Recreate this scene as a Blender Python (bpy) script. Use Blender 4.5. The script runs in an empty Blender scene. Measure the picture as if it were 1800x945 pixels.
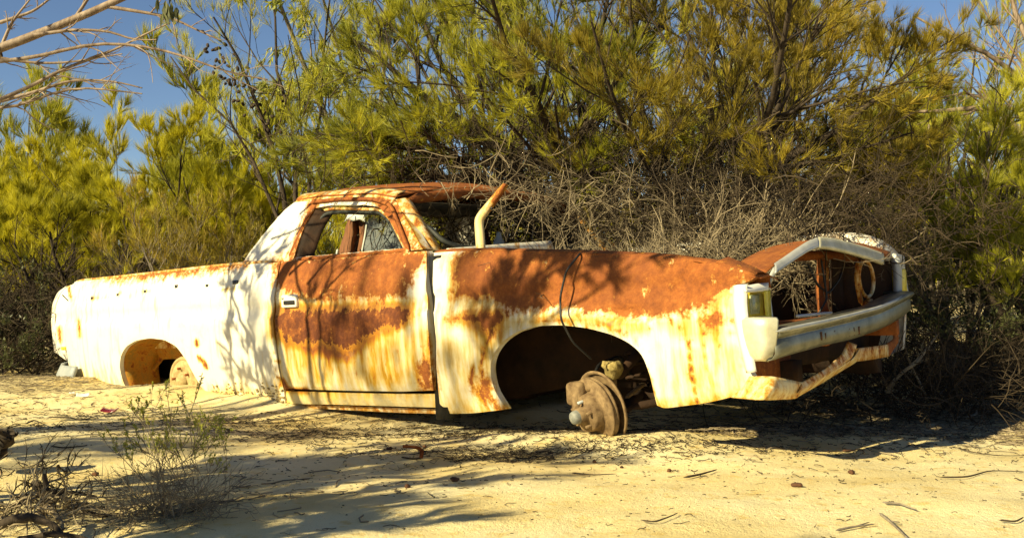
import bpy, math, random
import numpy as np
from mathutils import Vector, Matrix, Euler
from mathutils.geometry import delaunay_2d_cdt
R_ = math.radians
random.seed(7); RNG = np.random.default_rng(7)
sc = bpy.context.scene; COL = sc.collection

# ------------------------------------------------------------------ camera, sky, sun
CAMZ = 0.73; FPX = 1967.0
cd = bpy.data.cameras.new('camera'); cam = bpy.data.objects.new('camera', cd); COL.objects.link(cam)
cam.location = (0, 0, CAMZ); cam.rotation_euler = (R_(90), 0, 0)
cd.sensor_width = 36.0; cd.lens = 36.0 * FPX / 1800.0; cd.clip_start = 0.05; cd.clip_end = 3000
sc.camera = cam
SUN_EL = 29.0
SUN_H = (-0.80, -0.60)                                   # horizontal direction towards the sun
sv = Vector((SUN_H[0] * math.cos(R_(SUN_EL)), SUN_H[1] * math.cos(R_(SUN_EL)), math.sin(R_(SUN_EL)))).normalized()
w = bpy.data.worlds.new('World'); sc.world = w; w.use_nodes = True
nt = w.node_tree; bg = nt.nodes['Background']
sky = nt.nodes.new('ShaderNodeTexSky'); sky.sky_type = 'NISHITA'; sky.sun_disc = False
sky.sun_elevation = R_(SUN_EL); sky.sun_rotation = math.atan2(SUN_H[0], SUN_H[1]) % (2 * math.pi)
sky.air_density = 0.8; sky.dust_density = 0.1; sky.ozone_density = 2.6; sky.altitude = 900
nt.links.new(sky.outputs[0], bg.inputs[0]); bg.inputs[1].default_value = 0.05
sl = bpy.data.lights.new('sun', 'SUN'); so = bpy.data.objects.new('sun', sl); COL.objects.link(so)
so.rotation_euler = sv.to_track_quat('Z', 'Y').to_euler(); so.location = (-8, -6, 8)
sl.energy = 5.0; sl.angle = R_(0.5); sl.color = (1.0, 0.85, 0.49)
vs = sc.view_settings; vs.view_transform = 'Standard'; vs.look = 'None'; vs.exposure = 1.0; vs.gamma = 1.0

# ------------------------------------------------------------------ noise (for shapes)
def _h(ix, iy, s):
    n = (ix.astype(np.int64) * 374761393 + iy.astype(np.int64) * 668265263 + s * 974634777) & 0xffffffff
    n = ((n ^ (n >> 13)) * 1274126177) & 0xffffffff
    return ((n ^ (n >> 16)) & 0xffff) / 65535.0
def vnoise(x, y, s=0):
    x = np.asarray(x, float); y = np.asarray(y, float)
    ix = np.floor(x); iy = np.floor(y); fx = x - ix; fy = y - iy
    fx = fx * fx * (3 - 2 * fx); fy = fy * fy * (3 - 2 * fy)
    a = _h(ix, iy, s); b = _h(ix + 1, iy, s); c = _h(ix, iy + 1, s); d = _h(ix + 1, iy + 1, s)
    return (a * (1 - fx) + b * fx) * (1 - fy) + (c * (1 - fx) + d * fx) * fy
def fbm(x, y, s=0, o=4):
    r = 0; a = .5
    for i in range(o): r = r + a * vnoise(x * 2 ** i, y * 2 ** i, s + i * 17); a *= .5
    return r
def gh(x, y):                                            # height of the sand
    x = np.asarray(x, float); y = np.asarray(y, float)
    r = np.hypot(x, y - 4)
    k = np.clip(1.6 - r / 14, 0, 1)
    z = (fbm(x * .45, y * .6, 3) - .47) * .16 * k + (fbm(x * 2.1, y * 2.6, 9) - .47) * .034 * k + (fbm(x * 9, y * 11, 5, 3) - .44) * .014 * k
    z = z + .07 * np.exp(-(((x + 1.9) / .55) ** 2 + ((y - 6.55) / .35) ** 2))       # sand banked against the rear wheel
    z = z + .05 * np.exp(-(((x - .55) / .5) ** 2 + ((y - 4.75) / .3) ** 2)) - .025 * np.exp(-(((x + .1) / 1.2) ** 2 + ((y - 5.4) / .3) ** 2))
    z = z + .055 * np.exp(-(((x + 1.30) / .38) ** 2 + ((y - 6.12) / .20) ** 2)) + .03 * np.exp(-(((x + 2.7) / .5) ** 2 + ((y - 7.2) / .3) ** 2))
    z = z + np.clip((r - 15) / 60, 0, 1) * 1.5 * (fbm(x * .02, y * .02, 77) - .3)
    return z

# ------------------------------------------------------------------ materials
def new_mat(name):
    m = bpy.data.materials.new(name); m.use_nodes = True
    return m, m.node_tree, m.node_tree.nodes['Principled BSDF']
def N(nt, t, **k):
    n = nt.nodes.new(t)
    for a, v in k.items():
        if a in ('operation', 'blend_type', 'data_type', 'attribute_name', 'noise_dimensions', 'interpolation', 'feature', 'attribute_type'): setattr(n, a, v)
    return n
def math_n(nt, op, a, b=None, c=None, clamp=False):
    n = nt.nodes.new('ShaderNodeMath'); n.operation = op; n.use_clamp = clamp
    for i, v in enumerate((a, b, c)):
        if v is None: continue
        if isinstance(v, (int, float)): n.inputs[i].default_value = v
        else: nt.links.new(v, n.inputs[i])
    return n.outputs[0]
def mixc(nt, f, a, b, mode='MIX'):
    n = nt.nodes.new('ShaderNodeMix'); n.data_type = 'RGBA'; n.blend_type = mode
    for i, v in ((0, f), (6, a), (7, b)):
        if isinstance(v, (int, float)): n.inputs[i].default_value = v
        elif isinstance(v, tuple): n.inputs[i].default_value = (*v[:3], 1)
        else: nt.links.new(v, n.inputs[i])
    return n.outputs[2]
def noise(nt, vec, scale, det=4, rough=.55, sc3=None, dist=0):
    if sc3:
        mp = nt.nodes.new('ShaderNodeMapping'); mp.inputs['Scale'].default_value = sc3
        nt.links.new(vec, mp.inputs[0]); vec = mp.outputs[0]
    n = nt.nodes.new('ShaderNodeTexNoise'); n.inputs['Scale'].default_value = scale
    n.inputs['Detail'].default_value = det; n.inputs['Roughness'].default_value = rough; n.inputs['Distortion'].default_value = dist
    nt.links.new(vec, n.inputs['Vector']); return n.outputs['Fac']
def ramp(nt, f, stops, interp='LINEAR'):
    n = nt.nodes.new('ShaderNodeValToRGB'); cr = n.color_ramp; cr.interpolation = interp
    while len(cr.elements) < len(stops): cr.elements.new(.5)
    for e, (p, c) in zip(cr.elements, stops):
        e.position = p; e.color = (*c, 1) if isinstance(c, tuple) else (c, c, c, 1)
    nt.links.new(f, n.inputs[0]); return n.outputs[0]
def sstep(nt, f, a, b):
    n = nt.nodes.new('ShaderNodeMapRange'); n.interpolation_type = 'SMOOTHSTEP'
    n.inputs[1].default_value = a; n.inputs[2].default_value = b; nt.links.new(f, n.inputs[0]); return n.outputs[0]
def bump(nt, bsdf, h, strength, dist):
    b = nt.nodes.new('ShaderNodeBump'); b.inputs['Strength'].default_value = strength; b.inputs['Distance'].default_value = dist
    nt.links.new(h, b.inputs['Height']); nt.links.new(b.outputs[0], bsdf.inputs['Normal'])
def obj_vec(nt): return nt.nodes.new('ShaderNodeTexCoord').outputs['Object']

def paint_mat(name, base, bias_r=0.0, bias_s=0.0, rough=.42, metal=0.0, rust_a=(.27, .082, .016), rust_b=(.13, .038, .011)):
    """sheet metal: paint, yellow-brown stain and rust, the last two steered by mesh attributes"""
    m, t, b = new_mat(name); v = obj_vec(t)
    ar = t.nodes.new('ShaderNodeAttribute'); ar.attribute_name = 'rust'
    as_ = t.nodes.new('ShaderNodeAttribute'); as_.attribute_name = 'stain'
    n1 = noise(t, v, 16, 6, .68, (1.2, 1.2, 1)); n2 = noise(t, v, 70, 4, .6); n3 = noise(t, v, 1, 5, .62, (28, 28, 2.6)); n4 = noise(t, v, 3.2, 3)
    nb = math_n(t, 'ADD', math_n(t, 'MULTIPLY', math_n(t, 'SUBTRACT', n1, .5), 1.7), math_n(t, 'MULTIPLY', math_n(t, 'SUBTRACT', n3, .5), 1.0))
    r = math_n(t, 'ADD', math_n(t, 'ADD', ar.outputs['Fac'], bias_r), nb)
    r = math_n(t, 'ADD', r, math_n(t, 'MULTIPLY', math_n(t, 'SUBTRACT', n2, .5), .85))
    rust = sstep(t, r, -.02, .17); halo = sstep(t, r, -.52, .12)
    s = math_n(t, 'ADD', math_n(t, 'ADD', as_.outputs['Fac'], bias_s), math_n(t, 'MULTIPLY', math_n(t, 'SUBTRACT', n3, .5), 1.5))
    s = math_n(t, 'ADD', s, math_n(t, 'MULTIPLY', math_n(t, 'SUBTRACT', n4, .5), .5))
    stain = ramp(t, s, [(.0, base), (.34, tuple(x * y for x, y in zip(base, (.92, .76, .40)))), (.60, (.52, .29, .02)), (.82, (.34, .115, .010)), (1., (.20, .055, .011))])
    grime = noise(t, v, 9, 7, .78)
    stain = mixc(t, math_n(t, 'MULTIPLY', sstep(t, grime, .5, .72), .35), stain, (.42, .35, .22))
    haloc = mixc(t, n1, (.52, .26, .012), (.40, .125, .008))
    c = mixc(t, halo, stain, haloc)
    rc = ramp(t, noise(t, v, 26, 8, .75), [(.28, rust_b), (.5, rust_a), (.66, (.36, .125, .024)), (.78, (.25, .11, .065))])
    rc = mixc(t, math_n(t, 'MULTIPLY', sstep(t, noise(t, v, 5, 3), .45, .7), .5), rc, (.14, .04, .014))
    rc = mixc(t, math_n(t, 'MULTIPLY', sstep(t, as_.outputs['Fac'], .5, 1.0), sstep(t, n1, .30, .62)), rc, (.10, .027, .009))
    c = mixc(t, rust, c, rc)
    t.links.new(c, b.inputs['Base Color'])
    ro = math_n(t, 'ADD', math_n(t, 'MULTIPLY', rust, .4), rough, clamp=True)
    ro = math_n(t, 'ADD', ro, math_n(t, 'MULTIPLY', n4, .14)); t.links.new(ro, b.inputs['Roughness'])
    b.inputs['Metallic'].default_value = metal; b.inputs['Specular IOR Level'].default_value = .35
    hh = math_n(t, 'ADD', math_n(t, 'MULTIPLY', rust, math_n(t, 'ADD', n2, -.6)), math_n(t, 'MULTIPLY', n4, .6))
    bump(t, b, hh, .6, .009)
    return m
def flat_mat(name, c1, c2, scale=20, rough=.7, bumpd=.004, metal=0, sc3=None, det=5, spec=.3, bs=.5):
    m, t, b = new_mat(name); v = obj_vec(t)
    f = noise(t, v, scale, det, .65, sc3)
    t.links.new(ramp(t, f, [(.3, c1), (.7, c2)]), b.inputs['Base Color'])
    b.inputs['Roughness'].default_value = rough; b.inputs['Metallic'].default_value = metal; b.inputs['Specular IOR Level'].default_value = spec
    if bumpd: bump(t, b, f, bs, bumpd)
    return m
def leaf_mat(name, cols, trans=.35):
    m, t, b = new_mat(name)
    a = t.nodes.new('ShaderNodeAttribute'); a.attribute_name = 'tint'
    n = len(cols); c = ramp(t, a.outputs['Fac'], [(i / (n - 1), cols[i]) for i in range(n)])
    t.links.new(c, b.inputs['Base Color']); b.inputs['Roughness'].default_value = .5; b.inputs['Specular IOR Level'].default_value = .35
    tr = t.nodes.new('ShaderNodeBsdfTranslucent'); t.links.new(c, tr.inputs[0])
    mx = t.nodes.new('ShaderNodeMixShader'); mx.inputs[0].default_value = trans
    t.links.new(b.outputs[0], mx.inputs[1]); t.links.new(tr.outputs[0], mx.inputs[2])
    t.links.new(mx.outputs[0], t.nodes['Material Output'].inputs['Surface']); return m

M = {}
M['paint'] = paint_mat('white_rusting_paint', (.74, .71, .61))
M['paintc'] = paint_mat('clean_white_paint', (.74, .72, .64), bias_r=-.42, bias_s=-.12)
M['rusty'] = paint_mat('rusted_sheet_steel', (.78, .62, .33), bias_r=.42, bias_s=.35)
M['half'] = paint_mat('half_rusted_paint', (.78, .70, .48), bias_r=-.12, bias_s=.25)
M['apron'] = paint_mat('stained_cream_paint', (.78, .66, .36), bias_r=-.3, bias_s=.18)
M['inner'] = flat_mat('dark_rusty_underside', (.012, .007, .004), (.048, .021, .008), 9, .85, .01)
M['amber'] = paint_mat('amber_wheel_house', (.24, .155, .025), bias_r=-.1, bias_s=.2, rough=.6)
M['dark'] = flat_mat('dark_lining', (.035, .035, .035), (.09, .085, .075), 12, .8, .004)
M['rubber'] = flat_mat('perished_rubber', (.015, .016, .015), (.05, .055, .05), 30, .6, .002)
M['chrome'] = flat_mat('dull_weathered_chrome', (.34, .35, .34), (.56, .57, .54), 7, .5, .002, metal=.35, bs=.3)
M['bumper'] = flat_mat('oxidised_bumper_metal', (.10, .105, .085), (.27, .27, .215), 10, .36, .002, metal=.6, bs=.3)
M['cap'] = flat_mat('corroded_bumper_cap', (.42, .40, .26), (.66, .64, .50), 12, .5, .002, metal=.25, bs=.3)
M['bezel'] = flat_mat('pale_bezel', (.66, .66, .60), (.78, .78, .72), 8, .5, 0)
M['brake'] = flat_mat('dusty_brake_iron', (.085, .05, .024), (.29, .20, .10), 26, .85, .006)
M['dirt'] = flat_mat('caked_sandy_dirt', (.16, .11, .05), (.44, .34, .16), 30, .95, .004)
M['drum'] = flat_mat('sand_coated_drum', (.27, .19, .08), (.50, .39, .19), 40, .9, .004)
M['stop'] = flat_mat('crumbling_rubber_stop', (.10, .07, .02), (.42, .33, .12), 45, .95, .01)
M['capdull'] = flat_mat('dusty_grease_cap', (.14, .15, .14), (.28, .28, .25), 40, .6, .001)
M['capgrey'] = flat_mat('hub_cap_grey', (.30, .33, .34), (.45, .48, .48), 40, .5, .001)
M['lens'] = flat_mat('yellow_lamp_housing', (.55, .46, .02), (.80, .70, .12), 30, .3, .002)
M['glasslens'] = flat_mat('cracked_clear_lens', (.30, .36, .16), (.62, .68, .50), 50, .15, .002, spec=.6)
M['black'] = flat_mat('black_plastic', (.01, .01, .01), (.025, .025, .025), 40, .4, 0)
M['plastic'] = flat_mat('grey_plastic_cap', (.24, .27, .28), (.36, .38, .38), 9, .5, .001)
M['cloth'] = flat_mat('weathered_cloth', (.42, .46, .44), (.62, .64, .58), 14, .95, .006)
M['lining'] = flat_mat('door_lining_grey', (.10, .12, .13), (.19, .21, .21), 6, .85, .003)
M['torn'] = flat_mat('torn_brown_trim', (.07, .03, .018), (.28, .12, .05), 1, .8, .004, sc3=(60, 60, 3))
M['bark'] = flat_mat('dark_bark', (.018, .013, .009), (.075, .055, .038), 1, .9, .012, sc3=(40, 40, 8))
M['barkg'] = flat_mat('grey_bark', (.11, .09, .065), (.34, .29, .22), 1, .85, .008, sc3=(40, 40, 6))
M['barkw'] = flat_mat('smooth_pale_gum_bark', (.11, .07, .045), (.36, .28, .21), 1, .6, .004, sc3=(30, 30, 5))
M['dead'] = flat_mat('bleached_dead_twigs', (.10, .075, .045), (.38, .31, .20), 1, .85, .002, sc3=(9, 9, 9))
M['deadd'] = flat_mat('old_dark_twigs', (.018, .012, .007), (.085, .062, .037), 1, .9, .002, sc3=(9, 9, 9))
M['leaf_y'] = leaf_mat('yellow_green_needles', [(0.165, 0.175, 0.014), (0.401, 0.371, 0.021), (0.620, 0.555, 0.023), (0.620, 0.576, 0.023)], .42)
M['leaf_g'] = leaf_mat('green_needles', [(0.105, 0.122, 0.018), (0.281, 0.286, 0.023), (0.515, 0.479, 0.036), (0.620, 0.613, 0.043)], .4)
M['leaf_o'] = leaf_mat('olive_brown_needles', [(0.115, 0.086, 0.018), (0.250, 0.200, 0.021), (0.397, 0.309, 0.033), (0.522, 0.346, 0.045)], .35)
M['leaf_gum'] = leaf_mat('gum_leaves', [(0.082, 0.113, 0.024), (0.215, 0.247, 0.042), (0.364, 0.390, 0.072), (0.529, 0.510, 0.144)], .35)
M['leaf_s'] = leaf_mat('grey_green_scrub', [(.04, .045, .02), (.09, .10, .035), (.15, .16, .06)], .3)
M['sprig'] = leaf_mat('fresh_sprigs', [(.18, .24, .03), (.34, .38, .04), (.46, .40, .07)], .35)
M['cone'] = flat_mat('woody_cone', (.02, .014, .01), (.07, .05, .035), 30, .9, .01)
M['redlens'] = flat_mat('red_lens_plastic', (.10, .006, .01), (.25, .02, .02), 20, .2, .002, spec=.6)
M['white'] = flat_mat('white_plastic_scrap', (.7, .7, .68), (.85, .85, .82), 20, .5, .002)
M['rustbit'] = flat_mat('rust_flake_steel', (.12, .03, .01), (.36, .11, .025), 30, .9, .004)
M['nut'] = flat_mat('brown_woody_nut', (.045, .02, .012), (.16, .075, .035), 40, .9, .006)

def sand_mat():
    m, t, b = new_mat('yellow_sand'); g = t.nodes.new('ShaderNodeNewGeometry').outputs['Position']
    a = t.nodes.new('ShaderNodeAttribute'); a.attribute_name = 'litter'
    n1 = noise(t, g, 1.3, 4, .6); n2 = noise(t, g, 14, 6, .7); n3 = noise(t, g, 160, 3, .7); n4 = noise(t, g, 38, 5, .75)
    c = ramp(t, n1, [(.3, (.62, .48, .20)), (.52, (.75, .64, .35)), (.7, (.80, .72, .46))])
    c = mixc(t, math_n(t, 'MULTIPLY', sstep(t, n2, .52, .68), .6), c, (.60, .40, .09))
    c = mixc(t, math_n(t, 'MULTIPLY', sstep(t, n3, .60, .72), .65), c, (.22, .14, .06))
    dl = math_n(t, 'ADD', a.outputs['Fac'], math_n(t, 'MULTIPLY', math_n(t, 'SUBTRACT', n4, .5), 1.6))
    lit = ramp(t, noise(t, g, 60, 5, .8), [(.35, (.06, .045, .028)), (.55, (.17, .13, .08)), (.7, (.34, .27, .17))])
    c = mixc(t, sstep(t, dl, .35, .75), c, lit)
    t.links.new(c, b.inputs['Base Color']); b.inputs['Roughness'].default_value = .95; b.inputs['Specular IOR Level'].default_value = .1
    h = math_n(t, 'ADD', math_n(t, 'MULTIPLY', n4, .8), math_n(t, 'MULTIPLY', n3, .35)); bump(t, b, h, .8, .014)
    return m
M['sand'] = sand_mat()

# ------------------------------------------------------------------ object helpers
def link(name, me, mat=None, parent=None, smooth=True):
    if mat is not None: me.materials.append(M[mat] if isinstance(mat, str) else mat)
    o = bpy.data.objects.new(name, me); COL.objects.link(o)
    if smooth and len(me.polygons): me.polygons.foreach_set('use_smooth', np.ones(len(me.polygons), bool))
    if parent is not None: o.parent = parent
    return o
def tag(o, label=None, cat=None, group=None, kind=None):
    for k, v in (('label', label), ('category', cat), ('group', group), ('kind', kind)):
        if v: o[k] = v
    return o
def empty(name, loc=(0, 0, 0), rot=(0, 0, 0), **k):
    o = bpy.data.objects.new(name, None); COL.objects.link(o); o.location = loc; o.rotation_euler = rot
    o.empty_display_size = .1; return tag(o, **k)
def np_mesh(name, V, F, attrs=None):                     # F: (n,3) or (n,4) array
    me = bpy.data.meshes.new(name); V = np.ascontiguousarray(V, np.float32); F = np.ascontiguousarray(F, np.int32)
    me.vertices.add(len(V)); me.vertices.foreach_set('co', V.ravel())
    k = F.shape[1]; me.loops.add(F.size); me.loops.foreach_set('vertex_index', F.ravel())
    me.polygons.add(len(F)); me.polygons.foreach_set('loop_start', np.arange(0, F.size, k, dtype=np.int32))
    me.update(calc_edges=True)
    for n, a in (attrs or {}).items():
        at = me.attributes.new(n, 'FLOAT', 'POINT'); at.data.foreach_set('value', np.ascontiguousarray(a, np.float32))
    return me
def tubes(P, Rd, sides=3):                               # P (n,k,3) polylines, Rd (n,k) radii -> verts, quads
    P = np.asarray(P, float); n, k, _ = P.shape
    T = np.gradient(P, axis=1); T /= np.linalg.norm(T, axis=2, keepdims=True) + 1e-9
    ref = np.tile(np.array([.31, .17, .93]), (n, 1)); m0 = T.mean(1); par = np.abs((m0 * ref).sum(1)) > .9 * np.linalg.norm(m0, axis=1)
    ref[par] = (.95, .2, .1)
    A = np.cross(T, ref[:, None, :]); A /= np.linalg.norm(A, axis=2, keepdims=True) + 1e-9; B = np.cross(T, A)
    th = np.arange(sides) * 2 * np.pi / sides
    V = P[:, :, None, :] + Rd[:, :, None, None] * (A[:, :, None, :] * np.cos(th)[None, None, :, None] + B[:, :, None, :] * np.sin(th)[None, None, :, None])
    idx = np.arange(n * k * sides).reshape(n, k, sides); a = idx[:, :-1]; b = idx[:, 1:]
    F = np.stack([a, np.roll(a, -1, 2), np.roll(b, -1, 2), b], -1).reshape(-1, 4)
    return V.reshape(-1, 3), F
def merge(parts):
    Vs = []; Fs = []; o = 0
    for V, F in parts: Vs.append(V); Fs.append(F + o); o += len(V)
    return np.concatenate(Vs), np.concatenate(Fs)
def unit(v): return v / (np.linalg.norm(v, axis=-1, keepdims=True) + 1e-9)
def resample(poly, k):
    poly = np.asarray(poly, float); d = np.r_[0, np.cumsum(np.linalg.norm(np.diff(poly, axis=0), axis=1))]
    t = np.linspace(0, d[-1], k)
    # Catmull-Rom-like smoothing through a dense linear resample
    q = np.stack([np.interp(t, d, poly[:, i]) for i in range(poly.shape[1])], 1)
    for _ in range(2): q[1:-1] = q[1:-1] * .5 + (q[:-2] + q[2:]) * .25
    return q
def one_tube(pts, r0, r1=None, sides=8, k=None, cap=True):
    P = resample(pts, k or len(pts) * 4)[None]; r = np.linspace(r0, r1 if r1 is not None else r0, P.shape[1])[None]
    if cap: r = r.copy(); r[0, 0] = r[0, -1] = 1e-4
    return tubes(P, r, sides)
def box(x0, x1, y0, y1, z0, z1):
    V = np.array([[x, y, z] for x in (x0, x1) for y in (y0, y1) for z in (z0, z1)], float)
    F = np.array([[0, 1, 3, 2], [4, 6, 7, 5], [0, 4, 5, 1], [2, 3, 7, 6], [0, 2, 6, 4], [1, 5, 7, 3]]); return V, F
def lathe(prof, axis_o, axis_d, seg=40):                 # prof list of (r, h) along the axis
    d = Vector(axis_d).normalized(); q = d.to_track_quat('Z', 'Y').to_matrix(); V = []
    for r, h in prof:
        for i in range(seg):
            a = 2 * math.pi * i / seg; v = q @ Vector((r * math.cos(a), r * math.sin(a), h)); V.append([axis_o[j] + v[j] for j in range(3)])
    n = len(prof); idx = np.arange(n * seg).reshape(n, seg); a = idx[:-1]; b = idx[1:]
    F = np.stack([a, np.roll(a, -1, 1), np.roll(b, -1, 1), b], -1).reshape(-1, 4); return np.array(V), F
def mk(name, parts, mat, parent=None, smooth=False, bev=0, attrs=None):
    V, F = merge(parts) if isinstance(parts, list) else parts
    o = link(name, np_mesh(name, V, F, attrs), mat, parent, smooth)
    if bev:
        b = o.modifiers.new('b', 'BEVEL'); b.width = bev; b.segments = 2; b.limit_method = 'ANGLE'
    return o

# ------------------------------------------------------------------ the wreck's own frame
CAR_R = (.012, -.053, -.695); CAR_T = (.854, 5.39, -.809 + CAMZ)
CM = Euler(CAR_R, 'XYZ').to_matrix(); CMI = CM.transposed(); CT = Vector(CAR_T)
EYE = CMI @ (Vector((0, 0, CAMZ)) - CT)
def wray(u, v): return Vector(((u - 900) / FPX, 1, (472.5 - v) / FPX))
def W(u, v, d): return np.array([(u - 900) / FPX * d, d, CAMZ + (472.5 - v) / FPX * d])     # a point d metres in front
def PL(u, v, ax, val):                                   # sight line met with a plane of the wreck
    d = CMI @ wray(u, v); t = (val - EYE[ax]) / d[ax]; return np.array(EYE + d * t)
def GP(u, v):                                            # a point on the sand
    d = CAMZ * FPX / (v - 472.5)
    for _ in range(4):
        x = (u - 900) / FPX * d; d = (CAMZ - float(gh(x, d))) * FPX / (v - 472.5)
    return (u - 900) / FPX * d, d
def proj(V):                                             # wreck coordinates -> photo pixels
    Y = V @ np.array(CM).T + np.array(CT); return 900 + FPX * Y[:, 0] / Y[:, 1], 472.5 - FPX * (Y[:, 2] - CAMZ) / Y[:, 1]
prz = np.array([.10, .20, .30, .40, .50, .60, .662, .680, .735, .755, .80, .86, .90, .94, .97, 1.0])
pro = np.array([.085, .062, .034, .014, .004, .0, .000, .010, .021, .013, .020, .038, .050, .066, .082, .105])
pxx = np.array([-4.40, -4.30, -4.15, -3.9, -3.4, -2.5, -1.2, 0, .5, .75, .9, 1.1])
pxo = np.array([.17, .115, .07, .035, .012, .0, .0, .0, .006, .02, .04, .07])
def side(X, z):
    X = np.asarray(X, float); z = np.asarray(z, float)
    y = -.94 + np.interp(z, prz, pro) + np.interp(X, pxx, pxo)
    y = y + (fbm(X * 2.2 + 9, z * 3 + 3, 41, 3) - .44) * .012
    # flared lips round both wheel openings, a knock in the front corner and along the crease
    y = y - .016 * np.exp(-((np.hypot(X - 0.0, (z - .25) * 1.15) - .44) / .03) ** 2) * (z > .2)
    y = y + .022 * np.exp(-(((X - .30) / .10) ** 2 + ((z - .63) / .022) ** 2)) - .016 * np.exp(-(((X - .34) / .07) ** 2 + ((z - .58) / .03) ** 2))
    y = y + .012 * np.exp(-(((X - .52 - (z - .7) * .9) / .018) ** 2)) * np.clip((z - .62) / .08, 0, 1)
    return y
def glass(X, z): return -.865 + (np.asarray(z, float) - .93) * .50 + np.asarray(X, float) * 0
def on(u, v, S):
    y = -.92
    for _ in range(6): p = PL(u, v, 1, y); y = float(S(p[0], p[2]))
    return p
def dense(poly, step, closed=True):
    out = []; n = len(poly)
    for i in range(n if closed else n - 1):
        a = np.array(poly[i]); b = np.array(poly[(i + 1) % n]); k = max(1, int(np.linalg.norm(b - a) / step))
        for j in range(k): out.append(a + (b - a) * j / k)
    return out
def smooth_loop(pts, it=1):
    p = np.array(pts)
    for _ in range(it):
        a = np.roll(p, 1, 0); b = np.roll(p, -1, 0); m = (a + b) / 2
        turn = np.einsum('ij,ij->i', unit(p - a), unit(b - p)); s = (turn > .7)[:, None]
        p = np.where(s, p * .5 + m * .5, p)
    return p
def sdist(poly, u, v):                                   # signed distance to a polygon, inside positive
    P0 = np.array(poly, float); P1 = np.roll(P0, -1, 0); d = np.full(u.shape, 1e9); ins = np.zeros(u.shape, bool)
    for a, b in zip(P0, P1):
        e = b - a; t = np.clip(((u - a[0]) * e[0] + (v - a[1]) * e[1]) / (e @ e), 0, 1)
        d = np.minimum(d, np.hypot(u - a[0] - t * e[0], v - a[1] - t * e[1]))
        c = ((a[1] > v) != (b[1] > v)) & (u < (b[0] - a[0]) * (v - a[1]) / (b[1] - a[1] + 1e-12) + a[0]); ins ^= c
    return np.where(ins, d, -d)
RUST = [  # big rusted areas of the near side: (outline, strength)
 [(478,456),(560,452),(752,436),(748,456),(738,470),(722,486),(716,502),(712,520),(640,523),(560,526),(505,512),(486,500),(482,480)],
 [(480,552),(505,543),(560,545),(640,542),(700,536),(722,540),(716,566),(700,574),(668,578),(640,596),(612,616),(590,606),(560,600),(520,604),(496,592),(482,575)],
 [(806,446),(850,432),(1010,436),(1180,445),(1335,470),(1345,492),(1300,498),(1275,512),(1255,530),(1240,545),(1180,552),(1120,556),(1040,546),(985,540),(905,545),(860,520),(802,522),(800,500),(798,476)],
 [(790,556),(830,552),(900,546),(880,566),(868,590),(850,580),(846,566),(795,566)],
 [(1235,556),(1262,548),(1268,566),(1250,576),(1236,572)],
 [(740,636),(758,630),(764,686),(744,684),(736,666)],
 [(846,660),(862,668),(866,700),(880,722),(848,700),(838,690)],
 [(512,448),(548,352),(560,358),(520,452)],
 [(652,346),(694,348),(730,442),(700,442),(678,386),(658,364)],
 [(852,366),(862,342),(878,310),(904,310),(902,345),(884,384),(866,384)],
 [(195,486),(320,472),(430,462),(430,467),(320,480),(195,491)],
]
STAIN = [
 ([(470,535),(700,525),(735,530),(725,570),(660,600),(610,640),(500,610),(470,590)], 1.0),
 ([(790,545),(870,540),(900,555),(862,600),(790,570)], .8),
 ([(490,590),(760,570),(766,690),(500,688)], .40),
 ([(768,590),(860,590),(880,725),(770,725)], .36), # (outline, gain): yellow to brown run-off
 ([(480,500),(720,520),(735,600),(730,684),(500,684),(486,620)], .34),
 ([(482,560),(620,600),(700,575),(700,640),(560,660),(500,640)], .14),
 ([(780,450),(880,450),(880,600),(850,640),(800,560),(790,520)], .46),
 ([(860,600),(880,560),(960,548),(1040,548),(1140,565),(1140,590),(1060,580),(980,566),(900,580),(866,620)], .68),
 ([(1140,560),(1290,540),(1275,610),(1180,600)], .50),
 ([(1150,700),(1320,680),(1320,725),(1150,725)], .55),
 ([(770,715),(900,705),(900,735),(770,735)], .5),
 ([(835,600),(870,600),(880,720),(850,715),(825,690),(835,640)], .42),
 ([(340,672),(500,676),(500,715),(340,710)], .34),
 ([(490,678),(770,684),(770,692),(490,690)], .55),
 ([(1240,500),(1292,500),(1292,545),(1240,560)], .55),
 ([(1150,600),(1310,600),(1320,690),(1160,712)], .26),
 ([(120,640),(230,655),(230,690),(120,680)], .22),
 ([(760,440),(782,440),(790,720),(768,720)], .2),
 ([(130,488),(430,462),(430,470),(130,500)], .30),
]
LINES = [ # thin runs of rust: (polyline, width px, strength)
 ([(1175,566),(1200,580),(1212,600),(1214,650),(1222,690),(1226,712)], 5, .75), ([(1232,560),(1240,620),(1250,690)], 3.5, .55),
 ([(1262,560),(1265,600),(1262,640)], 3, .5), ([(833,640),(825,665),(832,690),(850,698),(858,680),(850,665),(846,640),(850,610),(862,590)], 5, .8),
 ([(487,636),(532,636)], 2.5, .8), ([(700,358),(716,386),(744,436)], 3.2, .95), ([(724,392),(746,436)], 5, .6), ([(1130,520),(1160,480),(1182,458)], 1.6, .5), ([(786,505),(792,545),(776,570)], 2, .6), ([(120,500),(125,525)], 3, .7), ([(138,560),(140,590)], 4, .6), ([(104,575),(106,600)], 4, .7),
 ([(160,523),(212,517)], 2.6, .6), ([(230,517),(262,512)], 2.4, .5), ([(390,510),(425,509)], 2.4, .8), ([(486,510),(478,600),(492,684)], 3, .5),
 ([(345,598),(346,606)], 5, .9), ([(350,628),(354,634)], 5, .9), ([(358,636),(364,646)], 5, .9), ([(497,668),(506,684),(540,686)], 6, .9), ([(752,446),(755,600),(764,686)], 3.2, .7),
 ([(1040,548),(1130,556),(1240,548)], 3, .5), ([(1290,505),(1296,600),(1318,665)], 2.6, .5), ([(862,590),(900,572),(980,562),(1060,572),(1120,598),(1138,640),(1150,700)], 3, .55),
]
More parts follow.
